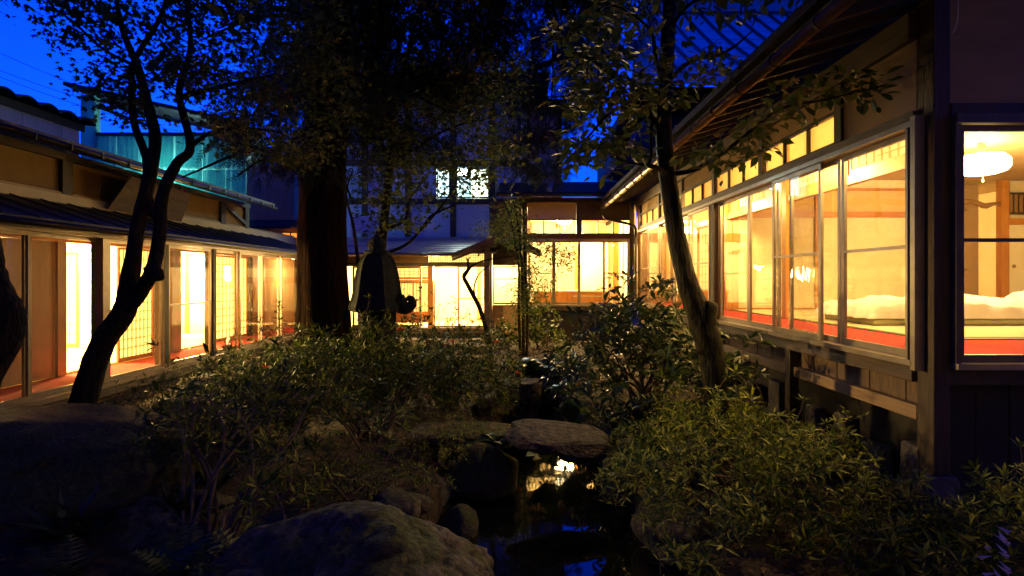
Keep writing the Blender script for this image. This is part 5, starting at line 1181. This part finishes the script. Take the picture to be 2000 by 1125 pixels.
# ------------------------------------------------------------------ shrubs
def bush(name, label, cat, c, ax, h, n_whorl, kind, size, material, seed, stems=9, base=None, low=.25, per=7, singles=300, group=None, stem_r=.016, up=.5, stem_mat='twig', shell=.55, stem_lean=(0, 0)):
    """stems fan out from the base to twig tips spread through a lumpy dome, each tip with a whorl of leaves"""
    rs = np.random.RandomState(seed); c = np.array(c, float); base = c if base is None else np.array(base, float)
    t = thing(name, label, cat, (base[0], base[1], float(ground_z(base[0], base[1]))), group)
    gz = float(ground_z(base[0], base[1]))
    a = rs.rand(n_whorl) * 6.28; q = np.sqrt(rs.rand(n_whorl)); lump = 1 + .20 * np.sin(3 * a + seed) + .14 * np.sin(5 * a + 2 * seed) + .10 * np.sin(9 * a + seed)
    X = c[0] + ax[0] * q * lump * np.cos(a); Y = c[1] + ax[1] * q * lump * np.sin(a)
    top = h * np.sqrt(np.clip(1 - (q * .93) ** 2.4, 0, 1)) * (1 + .26 * np.sin(X * 5.1 + seed) * np.cos(Y * 4.3 + .5 * seed) + .14 * np.sin(X * 9.7) * np.sin(Y * 8.1 + seed)) 
    f = shell + (1 - shell) * rs.rand(n_whorl); f = np.where(rs.rand(n_whorl) < .25, low + (1 - low) * rs.rand(n_whorl), f)
    f = np.where(rs.rand(n_whorl) < .07, 1.05 + .28 * rs.rand(n_whorl), f)     # long shoots standing out
    gap = np.sin(X * 7.3 + seed) * np.sin(Y * 6.1 + 2.0 * seed); f = np.where(gap < -.55, f * .55, f)       # hollows in the dome
    T = np.stack([X, Y, c[2] + top * f + h * .05 * rs.randn(n_whorl)], -1)
    gmin = ground_z(T[:, 0], T[:, 1]) + .04; T[:, 2] = np.maximum(T[:, 2], gmin)
    m = MB(); S, Rr = [], []
    for k in range(stems):
        b = rs.rand() * 6.28; r = .25 + .5 * rs.rand(); e = np.array([c[0] + ax[0] * r * math.cos(b), c[1] + ax[1] * r * math.sin(b), c[2] + h * (.45 + .2 * rs.rand())]); s = np.array([base[0] + rs.randn() * .12, base[1] + rs.randn() * .12, gz - .04])
        mid = s + (e - s) * .45 + np.array([rs.randn() * .07, rs.randn() * .07, .06]); p_ = catmull([s, s + (mid - s) * .5 + rs.randn(3) * .035, mid, mid + (e - mid) * .5 + rs.randn(3) * .04, e], 4); w = np.linspace(stem_r, stem_r * .45, len(p_)); m.tube(p_, w, 7, cap=False); S += list(p_[5:]); Rr += list(w[5:])
    grow(S, Rr, T, m, rs, .003, n=4)
    build(m, 'stems', stem_mat, t, smooth=True)
    N = n_whorl * per; C = np.repeat(T, per, 0); ph = np.tile(np.arange(per) * 2 * math.pi / per, n_whorl) + np.repeat(rs.rand(n_whorl) * 6.28, per)
    ax_ = np.array([0, 0, 1.0]) + rs.randn(n_whorl, 3) * .38; ax_ = norm(ax_ + np.stack([(T[:, 0] - c[0]) / ax[0], (T[:, 1] - c[1]) / ax[1], 0 * X], -1) * .35); A = np.repeat(ax_, per, 0)
    e1 = norm(np.cross(A, [.3, .9, .2])); e2 = np.cross(A, e1); el = up + .35 * rs.randn(N)
    rad = np.cos(ph)[:, None] * e1 + np.sin(ph)[:, None] * e2; d = norm(rad * np.cos(el)[:, None] + A * np.sin(el)[:, None]); nr = norm(A * np.cos(el)[:, None] - rad * np.sin(el)[:, None] + rs.randn(N, 3) * .15)
    pos = C + d * .008 + A * (rs.rand(N)[:, None] - .5) * size * .45
    leaves(t, 'leaf', kind, pos, d, nr, size * np.repeat(.65 + .65 * rs.rand(n_whorl), per) * (1 + .3 * (rs.rand(N) * 2 - 1)), material, singles)
    return t, T

bush('azalea_bush', 'wide low azalea with pale lit leaves filling the lower right', 'bush', (1.85, 4.80, -.02), (1.12, 1.5), .62, 2000, 'lance', .070, 'leaf_azalea', 3, stems=16, per=7, shell=.6, up=.38)
bush('azalea_bush', 'small azalea at the bottom right in front of the corner post', 'bush', (2.42, 3.55, -.05), (.58, .50), .36, 300, 'lance', .075, 'leaf_azalea', 5, stems=8, per=7, shell=.6, singles=200)
bush('azalea_bush', 'azalea at the right edge of the picture beside lilac flowers', 'bush', (3.12, 3.25, .0), (.42, .45), .66, 300, 'lance', .075, 'leaf_azalea', 6, stems=8, per=7, shell=.5, singles=200)
_, TL = bush('azalea_bush', 'large dark azalea in front of the cedar and lantern', 'bush', (-1.95, 6.75, .24), (1.5, 1.0), .82, 1900, 'lance', .078, 'leaf_azalea_dark', 8, stems=22, base=(-1.7, 6.3, 0), low=.35, per=7, stem_r=.020, shell=.5)
_, TM = bush('azalea_bush', 'fine leaved azalea with red blossoms right of the lantern', 'bush', (-.98, 7.9, .10), (1.0, 1.15), 1.0, 2600, 'small', .042, 'leaf_azalea_dark', 9, stems=20, low=.2, per=7, shell=.35, singles=200)
bush('azalea_bush', 'leggy azalea with bare bending stems at lower left', 'bush', (-2.28, 4.72, .35), (1.0, .6), .75, 420, 'lance', .085, 'leaf_azalea_dark', 13, stems=13, base=(-2.15, 3.9, 0), low=.1, per=6, stem_r=.017, shell=.15)
bush('azalea_bush', 'thin azalea sprouting beside the leggy stems, above the front boulder', 'bush', (-1.72, 4.05, .15), (.38, .3), .42, 70, 'lance', .080, 'leaf_azalea', 14, stems=5, base=(-1.75, 3.75, 0), low=.0, per=6, stem_r=.013, shell=.1, singles=200)
bush('low_bush', 'low dark shrub between the maple trunk and the left veranda rocks', 'bush', (-3.2, 5.9, .1), (.95, .7), .70, 800, 'lance', .06, 'leaf_azalea_dark', 15, stems=10, low=.2, per=6, shell=.4, singles=120)
bush('low_bush', 'dark shrub under the left paper screens beside the cedar', 'bush', (-3.3, 8.0, .15), (1.15, .8), .85, 900, 'lance', .06, 'leaf_azalea_dark', 16, stems=10, low=.2, per=6, shell=.5, singles=100)
bush('rhododendron', 'big rhododendron with long glossy leaves left of the crooked tree', 'bush', (1.62, 7.5, .10), (1.05, 1.15), 1.42, 330, 'rhodo', .155, 'leaf_rhodo', 23, stems=16, low=.25, per=9, stem_r=.022, up=.25, shell=.45)
bush('rhododendron', 'low rhododendron sprigs growing right behind the slab bridge', 'bush', (1.25, 6.35, .03), (.45, .42), .50, 60, 'rhodo', .14, 'leaf_rhodo', 24, stems=7, low=.2, per=8, stem_r=.014, up=.35, shell=.3, singles=250)
bush('rhododendron', 'small rhododendron sprigs poking out beside the right wing window sill', 'bush', (2.45, 6.2, .25), (.28, .35), .95, 24, 'rhodo', .15, 'leaf_rhodo', 25, stems=5, low=.5, per=8, stem_r=.014, up=.3, shell=.6, singles=150)
bush('light_shrub', 'small bright green shrub standing on the soil left of the rhododendron', 'bush', (.78, 10.2, .12), (.22, .2), .62, 95, 'oval', .070, 'leaf_light', 26, stems=5, low=.2, per=5, stem_r=.009, shell=.2, singles=150)
bush('dark_shrub', 'dark shrub against the wall below the back right hall', 'bush', (.45, 13.2, .2), (.5, .4), 1.1, 150, 'oval', .09, 'leaf_azalea_dark', 27, stems=7, low=.2, per=6, shell=.3, singles=60)
bush('dark_shrub', 'dark low shrub at the foot of the passage post', 'bush', (-.35, 12.9, .2), (.45, .3), .5, 110, 'oval', .09, 'leaf_azalea_dark', 28, stems=6, low=.2, per=6, shell=.3, singles=60)
bush('sprig_plant', 'leafy sprigs beside the lit doors right of the lantern', 'bush', (-1.75, 9.4, .9), (.25, .2), .75, 40, 'oval', .06, 'leaf_light', 29, stems=4, base=(-1.7, 9.4, 0), low=.1, per=5, shell=.1, singles=60, stem_r=.009)
bush('low_bush', 'low creeping shrub over the dark rock behind the front boulder', 'bush', (-1.3, 4.75, -.02), (.62, .42), .34, 260, 'lance', .05, 'leaf_azalea_dark', 33, stems=8, low=.1, per=6, shell=.3, singles=100, stem_r=.009)
bush('pond_plant', 'tiny leaved creeping plant hanging over the rock left of the pond', 'bush', (-.62, 5.55, .02), (.34, .42), .34, 420, 'small', .026, 'leaf_azalea', 30, stems=9, low=.0, per=6, shell=.1, singles=120, stem_r=.007)

def blossoms(T, n, seed, label):
    rs = np.random.RandomState(seed); k = rs.permutation(np.argsort(T[:, 1])[:len(T) * 2 // 3])[:n]
    for i in k:
        c = T[i] + np.array([0, -.02, .03]); o = thing('azalea_flower', label, 'flower', c, 'red azalea blossoms'); m = MB()
        for q in range(5):
            a = q * 2 * math.pi / 5 + rs.rand(); u = np.array([math.cos(a), math.sin(a) * .6, .5]); s = np.cross(u, (0, 0, 1)); s /= np.linalg.norm(s)
            m = MB(); m.add([c, c + u * .028 + s * .019, c + u * .056 + (0, 0, .004), c + u * .028 - s * .019, c + u * .028 + (0, 0, -.008)], [(0, 4, 1), (1, 4, 2), (2, 4, 3), (3, 4, 0)]); build(m, 'petal', 'flower_red', o)
blossoms(TM, 11, 2, 'single red blossom on the fine leaved azalea'); blossoms(TL, 4, 3, 'single red blossom on the large dark azalea')

def rosette(name, label, c, n, size, seed, material='leaf_hosta', group=None, up=.75, kind='hosta', spread=.06, cat='plant'):
    rs = np.random.RandomState(seed); t = thing(name, label, cat, c, group); c = np.array(c, float)
    a = rs.rand(n) * 6.28; el = up * (.35 + .9 * rs.rand(n)); d = np.stack([np.cos(a) * np.cos(el), np.sin(a) * np.cos(el), np.sin(el)], -1); nr = np.stack([-np.cos(a) * np.sin(el), -np.sin(a) * np.sin(el), np.cos(el)], -1) + rs.randn(n, 3) * .12
    leaves(t, 'leaf', kind, c + np.stack([np.cos(a), np.sin(a), 0 * a], -1) * spread * rs.rand(n)[:, None], d, nr, size * (.65 + .6 * rs.rand(n)), material, 300); return t
for k, (x, y, z, s) in enumerate(((.10, 8.55, .42, .26), (.42, 8.62, .44, .28), (.72, 8.7, .36, .26), (.28, 8.4, .38, .24), (-.05, 8.7, .38, .24))): rosette('hosta_plant', ('hosta clump second from left on the boulder behind the square stone', 'middle hosta clump on top of the boulder behind the square stone', 'rightmost hosta clump on the boulder behind the square stone', 'frontmost hosta clump low on the boulder, just above the square stone', 'leftmost hosta clump on the boulder, beside the thin bare sapling')[k], (x, y, z), 20, s, 70 + k, group='hostas on the boulder')
rosette('hosta_plant', 'upright broad leaved hosta at the right end of the slab bridge', (.62, 6.55, .06), 13, .34, 80, up=1.25)
rosette('hosta_plant', 'hosta with large leaves hanging over the water at the left slab', (-.22, 5.5, .20), 9, .24, 81, up=.35)
rosette('hosta_plant', 'hosta leaves dipping to the water beneath the slab bridge', (.30, 5.85, -.12), 7, .30, 82, up=1.2)
rosette('hosta_plant', 'dark striped hosta right of the crooked tree foot', (1.9, 6.9, .08), 12, .26, 83, up=.9)
fl = rosette('hosta_plant', 'hosta with lilac flower stalk in the bottom right corner', (2.56, 2.98, .02), 14, .26, 84, up=.8)
mm = MB(); pts = catmull([(2.56, 2.98, .02), (2.53, 2.95, .27), (2.48, 2.92, .52)], 5); build(mm.tube(pts, .005, 6), 'flower_stalk', 'leaf_hosta', fl)
rs = np.random.RandomState(4)
for k in range(12):
    c = np.array([2.48, 2.92, .52]) + np.array([.015 * rs.randn(), 0, -.022 * k]); a = rs.rand() * 6.28; d = np.array([math.cos(a) * .05, math.sin(a) * .05, -.025]); s = np.cross(d, (0, 0, 1)); s = s / np.linalg.norm(s) * .014
    m = MB(); m.add([c, c + d + s, c + d * 1.3 + (0, 0, .012), c + d - s, c + d + (0, 0, -.016)], [(0, 1, 2), (0, 2, 3), (0, 3, 4), (0, 4, 1)]); build(m, 'blossom', 'flower_lilac', fl)
for k in range(13):
    x = -3.1 + 2.7 * rs.rand(); y = 2.95 + .75 * rs.rand(); rosette('fern_plant', 'dark fern in the shade along the bottom left edge', (x, y, float(ground_z(x, y)) + .02), 15, .30, 90 + k, 'fern', 'ferns at the bottom left', .8, 'fern', cat='fern')
for k in range(7):
    x = -3.9 + 1.6 * rs.rand(); y = 3.6 + 1.3 * rs.rand(); rosette('grass_tuft', 'tuft of thin dark grass blades by the mossy mound', (x, y, float(ground_z(x, y)) + .05), 26, .30, 120 + k, 'fern', 'grass tufts by the mossy mound', 1.0, 'lance', cat='grass')

# fallen leaves and moss tufts on the soil
def litter():
    rs = np.random.RandomState(77); n = 9000
    x = -5 + 8 * rs.rand(n); y = 2.8 + 11.5 * rs.rand(n); z = ground_z(x, y); ok = z > -.12; x, y, z = x[ok], y[ok], z[ok]; n = len(x)
    pos = np.stack([x, y, z + .012], -1); a = rs.rand(n) * 6.28; d = np.stack([np.cos(a), np.sin(a), .15 * rs.randn(n)], -1); nr = np.array([0, 0, 1.]) + rs.randn(n, 3) * .3
    tv, tf = LEAF['small']; side = norm(np.cross(norm(d), nr)); up_ = np.cross(side, norm(d)); s = .03 + .035 * rs.rand(n)
    v = pos[:, None] + s[:, None, None] * (tv[None, :, :1] * side[:, None] + tv[None, :, 1:2] * norm(d)[:, None] + tv[None, :, 2:] * up_[:, None]); f = tf[None] + (np.arange(n) * len(tv))[:, None, None]
    o = finish(quick_mesh('fallen_leaves', v.reshape(-1, 3), f.reshape(-1, 3)), 'fallen_leaves', 'litter'); tag(stuff(o), 'brown fallen leaves scattered over the garden soil', 'leaves')
    n = 9000; x = -4.5 + 7.4 * rs.rand(n); y = 6.0 + 8 * rs.rand(n); z = ground_z(x, y); keep = (np.sin(x * 2.1 + 1) * np.cos(y * 1.7) + .5 * rs.randn(n) > .25) & (z > -.1); x, y, z = x[keep], y[keep], z[keep]; n = len(x)
    a = rs.rand(n) * 6.28; d = np.stack([np.cos(a) * .5, np.sin(a) * .5, .8 + 0 * a], -1); nr = np.stack([-np.cos(a), -np.sin(a), .4 + 0 * a], -1); pos = np.stack([x, y, z], -1); side = norm(np.cross(norm(d), nr)); up_ = np.cross(side, norm(d)); s = .03 + .05 * rs.rand(n)
    v = pos[:, None] + s[:, None, None] * (tv[None, :, :1] * side[:, None] + tv[None, :, 1:2] * norm(d)[:, None] + tv[None, :, 2:] * up_[:, None]); f = tf[None] + (np.arange(n) * len(tv))[:, None, None]
    o = finish(quick_mesh('ground_cover', v.reshape(-1, 3), f.reshape(-1, 3)), 'ground_cover', 'fern'); tag(stuff(o), 'low moss and weeds covering the garden soil', 'ground cover')
litter()
# small loose things
pk = build(MB().beam((2.78, 5.75, .14), (2.92, 4.95, .10), .10, .035), 'plank', 'old_board', bevel=.004); tag(pk, 'loose wooden plank lying on the soil beside the right wing', 'plank')
po = build(MB().tube([W(1322, 348, 8.6), W(1368, 323, 7.6)], .022, 8), 'bamboo_pole', 'bamboo'); tag(po, 'pale pole hung under the right eaves behind the crooked tree', 'pole')
wr = build(MB().tube(catmull([W(1870, -40, 4.0), W(1871, 30, 4.0), W(1866, 55, 4.0), W(1860, 64, 4.0)], 5), .004, 5), 'hanging_wire', 'ac_white'); tag(wr, 'thin loose wire hanging from the eave by the corner post', 'wire')
